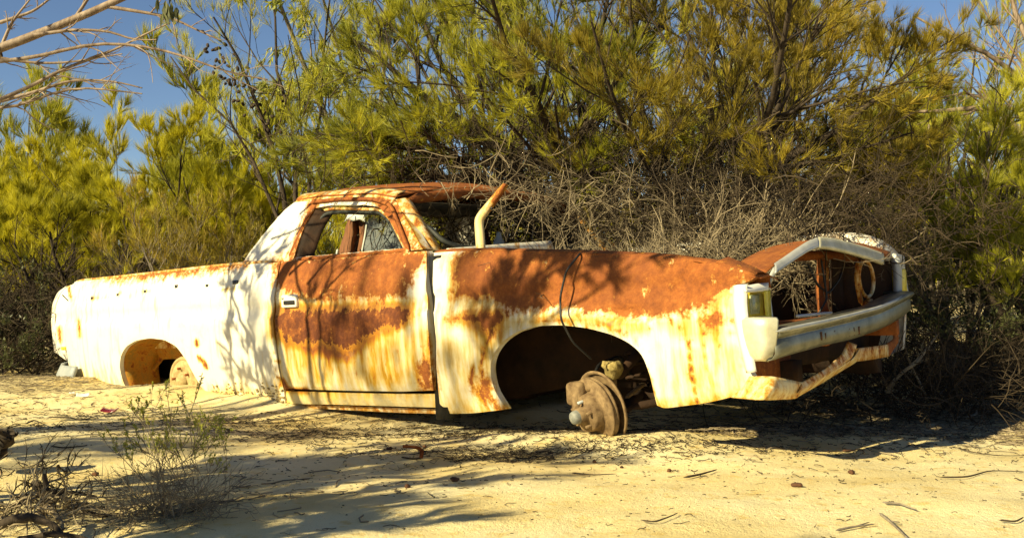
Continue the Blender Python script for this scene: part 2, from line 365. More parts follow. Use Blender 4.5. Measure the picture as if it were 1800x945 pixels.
for _k in range(24):
    _u = 880 + _k * 11.5 + random.uniform(-4, 4); _t = 545 + 9 * max(0, (_u - 1040) / 100); LINES.append(([(_u, _t), (_u + random.uniform(-3, 3), _t + random.uniform(14, 34))], random.uniform(1.4, 2.6), random.uniform(.35, .7)))
for _k in range(34):
    _u = 500 + _k * 8 + random.uniform(-5, 5); _t = random.uniform(585, 610); LINES.append(([(_u, _t), (_u + 2, _t + random.uniform(20, 75))], random.uniform(1.2, 2.4), random.uniform(.15, .42)))
for _k in range(16):
    _u = 1145 + _k * 9 + random.uniform(-4, 4); _t = 552; LINES.append(([(_u, _t), (_u + 2, _t + random.uniform(15, 60))], random.uniform(1.2, 2.4), random.uniform(.25, .5)))
def wear(V):
    u, v = proj(V); r = np.full(u.shape, -1.0); s = np.zeros(u.shape)
    for p in RUST: r = np.maximum(r, np.clip(sdist(p, u, v) / 26, -1, .42))
    for p, g in STAIN: s = np.maximum(s, g * np.clip(sdist(p, u, v) / 14 * .5 + .5, 0, 1)) + (.2 if g < .7 else 0) * g * np.clip(sdist(p, u, v) / 20, 0, 1)
    for p, wd, st in LINES:
        d = np.full(u.shape, 1e9)
        for a, b in zip(np.array(p, float)[:-1], np.array(p, float)[1:]):
            e = b - a; t = np.clip(((u - a[0]) * e[0] + (v - a[1]) * e[1]) / (e @ e), 0, 1); d = np.minimum(d, np.hypot(u - a[0] - t * e[0], v - a[1] - t * e[1]))
        k = np.exp(-(d / wd) ** 2); s = np.maximum(s, st * k); r = np.maximum(r, -1 + k * (st + .45))
    return r, s - .10
def panel(name, outline, S, mat, parent, holes=(), grid=.022, flange=.03, px=True, attr=True, mirror=False, inset=.004):
    """a pressed panel: outline in photo pixels laid on the surface S, filled with a fine grid and given a turned-in edge"""
    loops = []
    for L in (outline, *holes):
        q = [on(u, v, S) for u, v in L] if px else [np.array((a, 0, b)) for a, b in L]
        q = [(p[0], p[2]) for p in q]; d = smooth_loop(dense(q, grid * .8), 3); loops.append(d)
    pts = []; edges = []
    for L in loops:
        o = len(pts); pts += [Vector((float(a), float(b))) for a, b in L]; edges += [(o + i, o + (i + 1) % len(L)) for i in range(len(L))]
    nb = len(pts); A = np.array(loops[0]); x0, z0 = A.min(0); x1, z1 = A.max(0)
    gx, gz = np.meshgrid(np.arange(x0, x1, grid), np.arange(z0, z1, grid)); gx = gx + (np.arange(gx.shape[0]) % 2)[:, None] * grid / 2
    gx = gx.ravel(); gz = gz.ravel(); k = sdist(loops[0], gx, gz) > grid * .55
    for L in loops[1:]: k &= sdist(L, gx, gz) < -grid * .55
    pts += [Vector((float(a), float(b))) for a, b in zip(gx[k], gz[k])]
    vo, eo, fo, ov, oe, of = delaunay_2d_cdt(pts, edges, [], 0, 1e-6)
    vo = np.array([(p.x, p.y) for p in vo]); tri = np.array([f for f in fo if len(f) == 3])
    cc = vo[tri].mean(1); k = sdist(loops[0], cc[:, 0], cc[:, 1]) > 0
    for L in loops[1:]: k &= sdist(L, cc[:, 0], cc[:, 1]) < 0
    tri = tri[k]
    V = np.stack([vo[:, 0], S(vo[:, 0], vo[:, 1]), vo[:, 1]], 1)
    # orient outwards (-Y)
    nrm = np.cross(V[tri[:, 1]] - V[tri[:, 0]], V[tri[:, 2]] - V[tri[:, 0]]); fl = nrm[:, 1] > 0; tri[fl] = tri[fl][:, ::-1]
    # turned-in edge
    from collections import Counter
    E = Counter(); D = {}
    for a, b, c in tri:
        for e in ((a, b), (b, c), (c, a)): E[tuple(sorted(e))] += 1; D[tuple(sorted(e))] = e
    be = [D[e] for e, c in E.items() if c == 1]; bv = sorted({i for e in be for i in e}); mp = {b: len(V) + len(bv) + i for i, b in enumerate(bv)}; mq = {b: len(V) + i for i, b in enumerate(bv)}
    F = [tuple(t) for t in tri.tolist()]
    V1 = V[bv] + np.array([0, flange, 0]); V2 = V.copy(); V2[bv, 1] += inset
    for a, b in be: F.append((mq[b], mq[a], mp[a], mp[b]))
    Vall = np.concatenate([V2, V2[bv], V1]); me = bpy.data.meshes.new(name)
    if mirror: Vall[:, 1] *= -1; F = [f[::-1] for f in F]
    me.from_pydata(Vall.tolist(), [], F); me.update()
    if attr:
        r, s = wear(Vall)
        for n, a in (('rust', r), ('stain', s)): at = me.attributes.new(n, 'FLOAT', 'POINT'); at.data.foreach_set('value', a.astype(np.float32))
    return link(name, me, mat, parent)
def sheet(name, rows, mat, parent, thick=.006, sub=6, wob=0.0, smooth=True, seed=1, worn=False):
    """a curved sheet lofted through rows of points"""
    k = max(len(r) for r in rows) * sub; A = np.stack([resample(r, k) for r in rows]); m = len(rows); mm = (m - 1) * max(2, sub // 2) + 1
    t = np.linspace(0, m - 1, mm); i = np.clip(t.astype(int), 0, m - 2); f = (t - i)[:, None, None]; A = A[i] * (1 - f) + A[i + 1] * f
    if wob: A = A + (np.stack([fbm(A[..., 0] * 7 + j * 5, A[..., 2] * 7 + A[..., 1] * 5, seed + j) for j in range(3)], -1) - .46) * wob
    idx = np.arange(mm * k).reshape(mm, k); F = np.stack([idx[:-1, :-1], idx[:-1, 1:], idx[1:, 1:], idx[1:, :-1]], -1).reshape(-1, 4)
    V = A.reshape(-1, 3); at = dict(zip(('rust', 'stain'), wear(V))) if worn else None; o = link(name, np_mesh(name, V, F, at), mat, parent, smooth)
    if thick: s = o.modifiers.new('s', 'SOLIDIFY'); s.thickness = thick; s.offset = 0
    return o

# ------------------------------------------------------------------ the wreck
car = empty('utility_wreck', CAR_T, CAR_R, label='stripped white and rust-brown utility pickup without wheels or bonnet, sunk in yellow sand', cat='car wreck')
quarter = panel('rear_quarter_panel', [(130,495),(200,489),(300,478),(400,467),(492,460),(485,500),(481,545),(484,610),(491,660),(498,684),(500,712),(430,708),(365,697),
   (348,672),(328,635),(310,609),(288,597),(262,594),(238,598),(221,608),(211,625),(209,645),(214,668),(222,684),(190,679),(136,665),(107,627),(98,620),(96,570),(98,535),(106,515),(116,503)], side, 'paint', car, flange=.035)
# trim-clip holes along the bed side
for i, (u, v, a, b) in enumerate([(162,524,9,7),(207,518,8,6),(255,512,8,6),(310,504,9,9),(364,502,8,6),(414,497,16,10)]):
    p = on(u, v, side); s = .0031; V, F = box(p[0] - a * s / 2, p[0] + a * s / 2, p[1] - .002, p[1] + .02, p[2] - b * s / 2 * .9, p[2] + b * s / 2 * .9)
    o = mk('trim_hole' if i < 5 else 'fuel_vent', (V, F), 'black', quarter)
o = mk('bed_rail', [one_tube([on(u, v, side) + np.array([0, .02, .004]) for u, v in [(128,495),(200,488),(300,477),(400,466),(488,459)]], .010, .010, 8)], 'half', quarter, True)
ts = sheet('tail_corner_panel', [[on(98,620,side), on(96,570,side), on(98,535,side), on(106,515,side), on(117,503,side)],
   [on(91,618,side) + [0, .02, 0], on(85,570,side) + [0, .02, 0], on(87,535,side) + [0, .02, 0], on(96,514,side) + [0, .02, 0], on(112,503,side) + [0, .02, 0]],
   [(-4.36, -.55, .47), (-4.37, -.55, .6), (-4.36, -.55, .75), (-4.31, -.55, .86), (-4.25, -.55, .92)]], 'paintc', car)
mk('tailgate', [box(-4.33, -4.27, -.55, .82, .42, .93)], 'paintc', car, bev=.01)
mk('side_marker', [box(*(on(113,612,side)[0] + np.array([-.035, .035])), on(113,612,side)[1] - .006, on(113,612,side)[1] + .02, *(on(113,612,side)[2] + np.array([-.012, .012])))], 'lens', quarter, bev=.004)
sheet('rear_bumper', [[(-4.03,-.90,.40), (-4.22,-.885,.40), (-4.42,-.80,.41), (-4.5,-.6,.42), (-4.52,0,.43), (-4.5,.7,.43)],
   [(-4.03,-.925,.34), (-4.22,-.92,.34), (-4.45,-.82,.34), (-4.54,-.6,.36), (-4.56,0,.37), (-4.54,.7,.37)],
   [(-4.05,-.90,.24), (-4.22,-.885,.23), (-4.40,-.79,.25), (-4.48,-.6,.27), (-4.5,0,.28), (-4.48,.7,.28)]], 'plastic', car, .02)
door = panel('door', [(494,460),(560,456),(640,449),(715,443),(749,441),(749,470),(751,540),(754,600),(761,686),(700,688),(600,686),(500,683),(494,660),(487,610),(484,545),(487,500)], side, 'paint', car, flange=.045)
# door handle
hp = on(511, 529, side); hd = mk('door_handle', [box(hp[0] - .062, hp[0] + .062, hp[1] - .016, hp[1] + .01, hp[2] - .034, hp[2] + .034)], 'bezel', door, bev=.008)
mk('grip', [box(hp[0] - .035, hp[0] + .052, hp[1] - .0225, hp[1] - .012, hp[2] - .018, hp[2] + .004)], 'black', hd, bev=.003)
mk('lock_barrel', [lathe([(.001, 0), (.007, 0), (.008, .006), (.001, .007)], (hp[0] - .045, hp[1] - .014, hp[2] + .018), (0, -1, 0), 14)], 'chrome', hd, True)
# door seam strip (bottom of window)
mk('window_sill', [one_tube([on(u, v, side) + np.array([0, .022, .006]) for u, v in [(512,458),(600,452),(715,442)]], .011, .011, 6)], 'rusty', door, True)
rock = panel('sill_panel', [(499,687),(600,690),(700,692),(768,692),(770,716),(700,714),(600,711),(499,709)], lambda X, z: side(X, z) + .012, 'apron', car, flange=.05)
panel('lower_sill', [(440,710),(520,711),(600,713),(772,719),(772,727),(700,725),(600,720),(500,715)], lambda X, z: side(X, z) + .04, 'half', car, flange=.05, attr=False)
fend = panel('front_fender', [(762,444),(800,441),(850,440),(900,442),(960,443),(1010,445),(1100,448),(1180,454),(1250,463),(1300,472),(1328,486),(1320,496),(1292,500),(1289,520),(1292,560),(1300,610),(1312,650),
   (1322,661),(1312,680),(1288,697),(1240,708),(1165,718),(1154,712),(1148,690),(1139,650),(1128,622),(1105,602),(1075,588),(1030,576),(985,571),(940,573),(905,584),(882,600),(867,620),(860,640),(863,665),(870,690),(889,719),
   (830,726),(780,727),(773,720),(770,690),(766,600),(764,520)], side, 'paint', car, flange=.04)
# turned-over top of the fender towards the (missing) bonnet
ft = [(762,444),(800,441),(850,440),(900,442),(960,443),(1010,445),(1100,448),(1180,454),(1250,463),(1300,472),(1326,485)]
r0 = [on(u, v, side) + np.array([0, .004, 0]) for u, v in ft]
sheet('fender_top', [r0, [p + [0, .03, .012] for p in r0], [p + [0, .07, .012] for p in r0], [p + [0, .12, .0] for p in r0], [p + [0, .125, -.05] for p in r0]], 'rusty', fend, .003, 3, .006)
mk('dark_gap', [box(-.83, -.75, -.885, -.80, .16, .925)], 'black', car)
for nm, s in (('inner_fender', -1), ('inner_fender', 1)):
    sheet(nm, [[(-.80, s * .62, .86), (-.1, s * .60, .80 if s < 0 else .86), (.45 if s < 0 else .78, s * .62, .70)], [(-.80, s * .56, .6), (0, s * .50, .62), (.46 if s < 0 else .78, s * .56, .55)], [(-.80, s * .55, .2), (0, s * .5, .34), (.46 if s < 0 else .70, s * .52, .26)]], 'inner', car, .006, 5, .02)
# far side fender and far body side, mirrored
farm = lambda V: V
farp = panel('far_front_fender', [(-.76,.94),(-.3,.93),(.3,.90),(.66,.86),(.74,.80),(.75,.6),(.73,.36),(.50,.26),(.43,.30),(.34,.5),(.2,.58),(-.1,.6),(-.3,.53),(-.44,.4),(-.38,.22),(-.76,.2)], side, 'paintc', car, px=False, attr=False, mirror=True, grid=.04)
panel('far_door', [(-1.9,.96),(-.78,.94),(-.78,.28),(-1.9,.28)], side, 'paintc', car, px=False, attr=False, mirror=True, grid=.05)
panel('far_bed_side', [(-4.1,.94),(-1.92,.96),(-1.92,.22),(-2.55,.22),(-2.75,.48),(-3.0,.55),(-3.25,.5),(-3.45,.3),(-4.1,.3)], side, 'paintc', car, px=False, attr=False, mirror=True, grid=.05)
rf = np.array([(-.76,.94),(-.3,.94),(.1,.935),(.45,.935),(.62,.92),(.71,.875),(.75,.80)])
rr = [np.array([x, -float(side(x, z)) , z]) for x, z in rf]
sheet('far_fender_top', [rr, [p + [0, -.04, .022] for p in rr], [p + [0, -.12, .03] for p in rr], [p + [0, -.18, .02] for p in rr], [p + [0, -.19, -.04] for p in rr]], 'paintc', farp, .003, 4, .01)
# load bed
mk('load_bed', [box(-4.27, -2.45, -.70, .70, .50, .52), box(-2.47, -2.44, -.80, .80, .50, .93), box(-4.27, -2.45, -.72, -.705, .5, .92), box(-4.27, -2.45, .705, .72, .5, .92)], 'half', car)
# floor, firewall, chassis
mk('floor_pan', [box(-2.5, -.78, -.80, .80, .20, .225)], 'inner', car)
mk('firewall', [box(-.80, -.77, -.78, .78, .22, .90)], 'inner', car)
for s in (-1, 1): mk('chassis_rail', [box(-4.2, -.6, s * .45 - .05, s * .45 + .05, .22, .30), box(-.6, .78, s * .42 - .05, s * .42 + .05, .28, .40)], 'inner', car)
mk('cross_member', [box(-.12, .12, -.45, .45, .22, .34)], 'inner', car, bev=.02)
mk('rear_axle', [one_tube([(-2.83, -.72, .31), (-2.83, .72, .31)], .045, .045, 10)], 'inner', car, True)
# rear wheel house
RC = (-3.01, .27)
arc = [(209,645),(211,625),(221,608),(238,598),(262,594),(288,597),(310,609),(328,635),(348,672),(365,697)]
a0 = [on(u, v, side) + np.array([0, .03, 0]) for u, v in [(222,684)] + arc]
sheet('rear_wheel_house', [a0, [p * [1, 0, 1] + np.array([(RC[0] - p[0]) * .02, -.78, .005]) for p in a0], [p * [1, 0, 1] + np.array([(RC[0] - p[0]) * .08, -.66, -.01]) for p in a0]], 'amber', car, .004, 4, .01)
panel('wheel_house_wall', [(196,580),(300,580),(390,650),(392,668),(345,640),(304,630),(282,632),(272,645),(270,668),(258,684),(240,700),(196,700)], lambda X, z: -.69 + np.asarray(X, float) * 0 - .02 * np.sin(np.asarray(z, float) * 40), 'amber', car, attr=False, flange=.02)
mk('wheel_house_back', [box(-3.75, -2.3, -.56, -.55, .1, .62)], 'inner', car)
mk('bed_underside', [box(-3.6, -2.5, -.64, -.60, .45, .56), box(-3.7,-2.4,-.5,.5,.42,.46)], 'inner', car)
# rear drum
q_ = PL(321, 668, 1, -.84); dc = (q_[0], -.70, q_[2]); dn = (.0, -1, -.03)
dr = empty('rear_brake_drum', (0, 0, 0)); dr.parent = car
mk('drum', [lathe([(.04, 0), (.150, 0), (.152, .05), (.146, .055), (.146, .12), (.140, .135), (.128, .138), (.124, .130), (.118, .130), (.112, .139), (.07, .142), (.066, .136), (.05, .136), (.046, .142), (.001, .142)], dc, dn, 48)], 'drum', dr, True)
mk('axle_flange', [lathe([(.045, .14), (.045, .15), (.032, .154), (.030, .168), (.001, .170)], dc, dn, 28)], 'drum', dr, True)
for i in range(5):
    a = i * 1.2566 + .5; p = (dc[0] + .072 * math.cos(a), dc[1] - .138, dc[2] + .072 * math.sin(a)); mk('wheel_stud', [lathe([(.0075, 0), (.0075, .025), (.001, .027)], p, dn, 10)], 'rustbit', dr, True)
# front hub: disc, shield, caliper, hub with studs and a grease cap
fo_ = PL(1058, 716, 1, -.76); fn = Vector((-.30, -.93, -.20)).normalized()
fh = empty('front_brake_assembly', (0, 0, 0)); fh.parent = car
mk('dust_shield', [lathe([(.03, -.015), (.145, -.015), (.160, -.008), (.164, .002), (.156, .006), (.145, -.006)], fo_, fn, 48)], 'brake', fh, True)
mk('brake_disc', [lathe([(.05, .02), (.140, .02), (.1425, .024), (.1425, .030), (.139, .033), (.139, .040), (.1425, .043), (.1425, .049), (.14, .052), (.085, .052), (.082, .058), (.08, .085), (.074, .094), (.04, .098), (.036, .104), (.034, .13), (.03, .134)], fo_, fn, 56)], 'brake', fh, True)
q3 = fn.to_track_quat('Z', 'Y').to_matrix()
def hub(x, y, h): return np.array(fo_) + np.array(q3 @ Vector((x, y, h)))
for i in range(5):
    a = i * 1.2566 + .2; mk('wheel_stud', [lathe([(.007, 0), (.007, .03), (.001, .032)], hub(.056 * math.cos(a), .056 * math.sin(a), .09), fn, 10)], 'capgrey' if i == 1 else 'brake', fh, True)
mk('grease_cap', [lathe([(.030, .12), (.030, .145), (.026, .158), (.014, .163), (.001, .164)], fo_, fn, 28)], 'capdull', fh, True)
def at_px(u, v, y, V, F):
    return V + PL(u, v, 1, y), F
mk('brake_hose', [one_tube([PL(1040, 672, 1, -.76), PL(1052, 640, 1, -.66), PL(1090, 625, 1, -.55), PL(1110, 660, 1, -.5)], .007, .007, 6, 30)], 'black', fh, True)
mk('tie_rod', [one_tube([PL(1098, 700, 1, -.70), PL(1135, 672, 1, -.50)], .011, .009, 8)], 'brake', fh, True)
cal = mk('brake_caliper', [at_px(1022, 690, -.80, *box(-.045, .045, -.06, .05, -.05, .05)), at_px(1016, 706, -.84, *box(-.02, .02, -.03, .03, -.06, .04)), at_px(1040, 680, -.80, *box(-.05, .04, -.035, .03, -.02, .025))], 'brake', fh, bev=.018)
V, F = lathe([(.001, -.035), (.028, -.035), (.034, -.02), (.04, 0), (.048, .012), (.044, .03), (.03, .035), (.001, .033)], PL(1077, 650, 1, -.74), (.1, 0, 1), 16)
V = V + (np.stack([fbm(V[:, 0] * 60, V[:, 2] * 60 + V[:, 1] * 40, 5 + j, 2) for j in range(3)], 1) - .37) * .03
mk('rubber_stop', (V, F), 'stop', fh, True)
mk('ball_joint', [one_tube([PL(1078, 690, 1, -.74), PL(1078, 655, 1, -.74)], .018, .014, 10)], 'brake', fh, True)
mk('control_arm', [one_tube([PL(1082, 668, 1, -.74), PL(1130, 610, 1, -.55), (.25, -.42, .42)], .022, .03, 6), one_tube([(.14, -.74, .22), (.0, -.4, .26), (-.1, -.3, .28)], .03, .03, 6), one_tube([(.14, -.74, .22), (.45, -.42, .28)], .018, .018, 6)], 'inner', fh, True)
mk('coil_spring', [tubes(np.array([[(.07 + .05 * math.cos(t), -.52 + .05 * math.sin(t), .30 + t * .0085) for t in np.linspace(0, 38, 160)]]), np.full((1, 160), .008), 6)], 'inner', fh, True)

# ---- cab
cabo = [(428,458),(440,440),(470,402),(500,368),(524,350),(560,348),(640,344),(680,343),(694,352),(712,384),(742,438),(715,441)]
hole = [(514,457),(524,424),(536,392),(552,366),(575,361),(640,360),(666,364),(682,384),(698,412),(713,441)]
cab = panel('cab_side', cabo + [(716,443),(512,460)], glass, 'paint', car, holes=[hole[:1] + hole[1:-1] + [(710,436),(518,452)]], grid=.016, flange=.06)
# window frame strips
def G(u, v, off=0.0): p = on(u, v, glass); return p + np.array([0, -off, 0])
mk('drip_rail', [one_tube([G(548,356,.012), G(600,350,.012), G(660,350,.012), G(690,360,.012), G(722,440,.012)], .011, .011, 6, 40)], 'rusty', cab, True)
mk('rear_window_channel', [one_tube([G(505,458,-.01), G(530,400,-.01), G(548,364,-.01)], .014, .014, 6)], 'rusty', cab, True)
sheet('door_reveal', [[G(516,458,-.012), G(532,404,-.012), G(552,368,-.012)], [G(523,457,-.045), G(540,404,-.045), G(561,372,-.045)], [G(530,456,-.075), G(548,404,-.075), G(566,376,-.075)]], 'inner', cab, .006, 5)
mk('door_window_frame', [one_tube([G(560,369,-.035), G(580,366,-.035), G(660,368,-.035), G(678,385,-.035), G(704,438,-.035)], .009, .009, 6, 44)], 'half', door, True)
mk('window_seal', [one_tube([G(517,456,-.05), G(540,398,-.05), G(560,374,-.05), G(590,371,-.05), G(656,372,-.05), G(672,388,-.05), G(698,436,-.05)], .012, .012, 6, 44)], 'rubber', door, True)
V = np.array([v.co for v in cab.data.vertices]); 
m2 = cab.data.copy(); Vm = V * [1, -1, 1]; m2.vertices.foreach_set('co', Vm.astype(np.float32).ravel()); m2.flip_normals(); m2.update()
o = bpy.data.objects.new('far_cab_side', m2); COL.objects.link(o); o.parent = car
# roof
rl = [G(521,353), G(560,349), G(610,346), G(660,344), G(694,350)]
rows = []
for k in np.linspace(0, 1, 15):
    y = k * 2 - 1; up = .085 * (1 - abs(y) ** 2.6) + .012
    rows.append([np.array([p[0] + (.02 if j == 4 else -.05 if j == 0 else 0) * (1 - y * y), p[1] * (-y), p[2] + up * (0.55 if j in (0,) else .8 if j == 4 else 1)]) for j, p in enumerate(rl)])
roof = sheet('roof', rows, 'rusty', car, .006, 5, .012)
sheet('roof_edge', [[p + [0, -.004, -.006] for p in rl], [p + [0, .012, .016] for p in rl], [p + [0, .035, .032] for p in rl], [p + [0, .08, .045] for p in rl]], 'half', roof, .004, 5, .004)
mk('rear_roof_lip', [one_tube([G(519,355,.01), np.array([rl[0][0] - .05, -.3, rl[0][2] + .05]), np.array([rl[0][0] - .05, .3, rl[0][2] + .05]), G(519,355) * [1, -1, 1]], .012, .012, 6)], 'rusty', roof, True)
# windscreen frame
a_top = G(697,352); a_bot = PL(748, 440, 1, -.76)
for s, nm in ((1, 'windscreen_pillar'), (-1, 'windscreen_pillar')):
    k = np.array([1, s, 1]); aw = np.array([.0, .075, 0])
    sheet(nm, [[(a_top + [.0, -.005, .0]) * k, ((a_top + a_bot) / 2 + [.0, -.01, .0]) * k, (a_bot + [0, -.01, 0]) * k], [(a_top + [.04, .02, .005]) * k, ((a_top + a_bot) / 2 + [.045, .015, .012]) * k, (a_bot + [.05, .01, 0]) * k],
       [(a_top + [.035, .06, .0]) * k, ((a_top + a_bot) / 2 + [.035, .06, .01]) * k, (a_bot + [.04, .07, -.01]) * k]], 'half', car, .012, 5, .004)
mk('windscreen_header', [one_tube([a_top + [.03, .03, .0], (a_top[0] + .06, -.3, a_top[2] + .05), (a_top[0] + .06, .3, a_top[2] + .05), (a_top + [.03, .03, 0]) * [1, -1, 1]], .028, .028, 8)], 'rusty', car, True)
mk('windscreen_seal', [one_tube([(a_top + a_bot) / 2 + [.05, .06, 0], a_bot + [.03, .09, .045], a_bot + [.07, .17, .012], (a_bot[0] + .12, 0, a_bot[2] + .0), (a_bot + [.07, .17, .012]) * [1, -1, 1]], .013, .013, 8, 60)], 'rubber', car, True)
cow = sheet('cowl_panel', [[(a_bot[0] + .02, -.80, a_bot[2] - .015), (a_bot[0] + .12, -.4, a_bot[2] - .01), (a_bot[0] + .13, .4, a_bot[2] - .01), (a_bot[0] + .02, .80, a_bot[2] - .015)],
   [(-.74, -.84, .925), (-.70, -.4, .925), (-.70, .4, .925), (-.74, .84, .925)], [(-.735, -.84, .86), (-.69, -.4, .86), (-.69, .4, .86), (-.735, .84, .86)]], 'paintc', car, .006, 6, .004)
sheet('cowl_edge', [[PL(785, 437, 0, -.80), PL(880, 429, 0, -.80), PL(968, 423, 0, -.80)], [PL(785, 442, 0, -.79), PL(880, 441, 0, -.79), PL(975, 441, 0, -.79)]], 'paintc', cow, .006, 5)
mk('wiper_post', [at_px(877, 424, 0.0, *lathe([(.03, -.04), (.03, 0), (.018, .02), (.014, .05), (.001, .055)], (0, 0, 0), (.3, -.3, 1), 14))], 'plastic', cow, True)
# cab rear wall and interior
sheet('cab_rear_wall', [[(-2.42,-.80,.94), (-2.44,0,.94), (-2.42,.80,.94)], [(-2.36,-.78,1.0), (-2.38,0,1.0), (-2.36,.78,1.0)]], 'paint', car, .01)
sheet('cab_inner_wall', [[(-2.0,-.76,.25), (-2.0,0,.25), (-2.0,.76,.25)], [(-2.1,-.74,.97), (-2.1,0,.97), (-2.1,.74,.97)]], 'dark', car, .02)
sheet('rear_window_frame', [[(-2.12,-.72,.95), (-2.12,-.6,.95), (-2.12,-.56,1.2), (-2.12,-.58,1.3)], [(-2.10,-.70,.95), (-2.08,-.7,1.0), (-2.06,-.68,1.2), (-2.04,-.62,1.31)]], 'dark', car, .01)
ip = [PL(636, 455, 1, .35), PL(640, 372, 1, .35), PL(700, 372, 1, .35), PL(735, 455, 1, .35)]
sheet('lining_board', [[ip[0], ip[1]], [(ip[0] + ip[3]) / 2 + [0, .03, 0], (ip[1] + ip[2]) / 2 + [0, .03, 0]], [ip[3], ip[2]]], 'lining', car, .012, 6, .02)
hg = sheet('hanging_trim', [[PL(594, 455, 1, -.1), PL(606, 410, 1, -.1), PL(612, 385, 1, -.1)], [PL(612, 455, 1, -.14), PL(620, 410, 1, -.14), PL(622, 384, 1, -.14)], [PL(622, 455, 1, -.08), PL(630, 410, 1, -.08), PL(632, 384, 1, -.08)], [PL(634, 455, 1, -.12), PL(640, 410, 1, -.12), PL(640, 386, 1, -.12)]], 'torn', car, .008, 6, .05)
sheet('torn_cloth', [[PL(606, 390, 1, -.16), PL(612, 384, 1, -.16), PL(622, 388, 1, -.17), PL(632, 384, 1, -.17), PL(642, 390, 1, -.15)], [PL(612, 378, 1, -.16), PL(618, 376, 1, -.17), PL(628, 377, 1, -.17), PL(640, 378, 1, -.15)], [PL(616, 374, 1, -.12), PL(640, 375, 1, -.12)]], 'cloth', hg, .006, 5, .02)
mk('white_edge_strip', [one_tube([PL(591, 455, 1, -.15), PL(594, 437, 1, -.15)], .008, .008, 6)], 'cloth', hg, True)
mk('white_edge_strip', [one_tube([PL(634, 455, 1, -.12), PL(643, 410, 1, -.12), PL(645, 390, 1, -.12)], .007, .007, 6)], 'cloth', hg, True)
mk('dashboard', [box(-1.15, -.82, -.76, .76, .70, .93)], 'dark', car, bev=.04)
mk('headlining', [box(-2.0, -1.35, -.60, .60, 1.235, 1.245)], 'dark', car)
# bonnet hinge bracket, bent upwards
HB = [(845,440),(843,410),(841,385),(850,372),(866,352),(880,334),(889,322)]; hy = -.72
hw = [15, 15, 14, 16, 14, 12, 8]
c0 = [PL(u - w_ * .5, v, 1, hy) for (u, v), w_ in zip(HB, hw)]; c1 = [PL(u - w_ * .12, v + 1, 1, hy - .022) for (u, v), w_ in zip(HB, hw)]; c2 = [PL(u + w_ * .6, v + 3, 1, hy) for (u, v), w_ in zip(HB, hw)]
hb = sheet('bonnet_hinge', [c0, c1, c2], 'apron', car, .004, 4, .001, worn=True, smooth=False)
for (u, v, m_) in ((862,364,'black'),): mk('bolt_hole', [lathe([(.001, 0), (.007, 0), (.007, .002), (.001, .003)], PL(u + 2, v + 2, 1, hy - .018), (0, -1, 0), 12)], m_, hb, True)

# ---- nose
def FX(u, v, x=.82): return PL(u, v, 0, x)
# bezel on the corner: outer edge band and lamp surround
bz = sheet('corner_bezel', [[PL(u, v, 1, -.93) for u, v in [(1290,502),(1288,530),(1292,562),(1301,608),(1313,655)]], [PL(u, v, 1, -.955) for u, v in [(1298,500),(1296,530),(1300,562),(1308,607),(1319,655)]], [PL(u, v, 1, -.945) for u, v in [(1314,499),(1313,530),(1316,562),(1322,606),(1330,653)]]], 'bezel', car, .006, 5)
sheet('bezel_top', [[FX(1306,504,.84), FX(1330,499,.85), FX(1350,497,.86)], [FX(1310,513,.86), FX(1330,512,.87), FX(1350,510,.87)]], 'bezel', bz, .006, 5)
sheet('bezel_inner_edge', [[FX(1343,511,.87), FX(1345,540,.87), FX(1348,562,.87)], [FX(1353,509,.86), FX(1354,540,.86), FX(1356,562,.86)]], 'lens', bz, .006, 5)
la = sheet('park_lamp', [[FX(1312,510,.80), FX(1315,558,.80)], [FX(1330,511,.80), FX(1333,558,.80)], [FX(1346,511,.80), FX(1349,558,.80)]], 'lens', car, .01, 4)
mk('lamp_lens', [box(.805, .812, *sorted((FX(1319,530,.81)[1], FX(1335,530,.81)[1])), FX(1325,552,.81)[2], FX(1325,518,.81)[2])], 'glasslens', la, bev=.003)
mk('lamp_rim', [one_tube([FX(1313,512,.83), FX(1344,513,.83), FX(1347,556,.83), FX(1317,556,.83), FX(1313,513,.83)], .004, .004, 6, 40)], 'lens', la, True)
# grille surround trim
tl = [(1352,562,.83),(1347,520,.83),(1347,498,.84),(1356,480,.85),(1364,470,.86)]
mk('grille_side_trim', [one_tube([FX(u + 2, v, x) for u, v, x in tl], .013, .012, 6, 30)], 'chrome', car, True)
def band(name, pts, wpx, x, mat, thick=.012):
    a = [FX(u, v - wpx / 2, x + .03) for u, v in pts]; b = [FX(u, v + wpx / 2, x + .045) for u, v in pts]; c = [FX(u, v - wpx / 2 - 2, x) for u, v in pts]
    return sheet(name, [c, a, b], mat, car, thick, 6)
band('nose_trim', [(1362,474),(1380,462),(1400,448),(1420,435),(1438,428)], 14, .86, 'chrome')
band('nose_trim', [(1438,428),(1460,430),(1490,437),(1525,447),(1552,457)], 16, .86, 'cap')
mk('grille_side_trim', [one_tube([FX(1574,445,.82), FX(1578,480,.83), FX(1578,525,.83)], .022, .022, 6, 20)], 'chrome', car, True)
sheet('far_corner_bezel', [[FX(1570,445,.80), FX(1573,480,.82), FX(1576,525,.82)], [FX(1583,448,.78), FX(1586,480,.8), FX(1590,520,.8)], [FX(1588,450,.70), FX(1590,480,.7), FX(1596,515,.7)]], 'bezel', car, .01)
mk('far_park_lamp', [box(.76, .82, .68, .75, .64, .76)], 'lens', car, bev=.01)
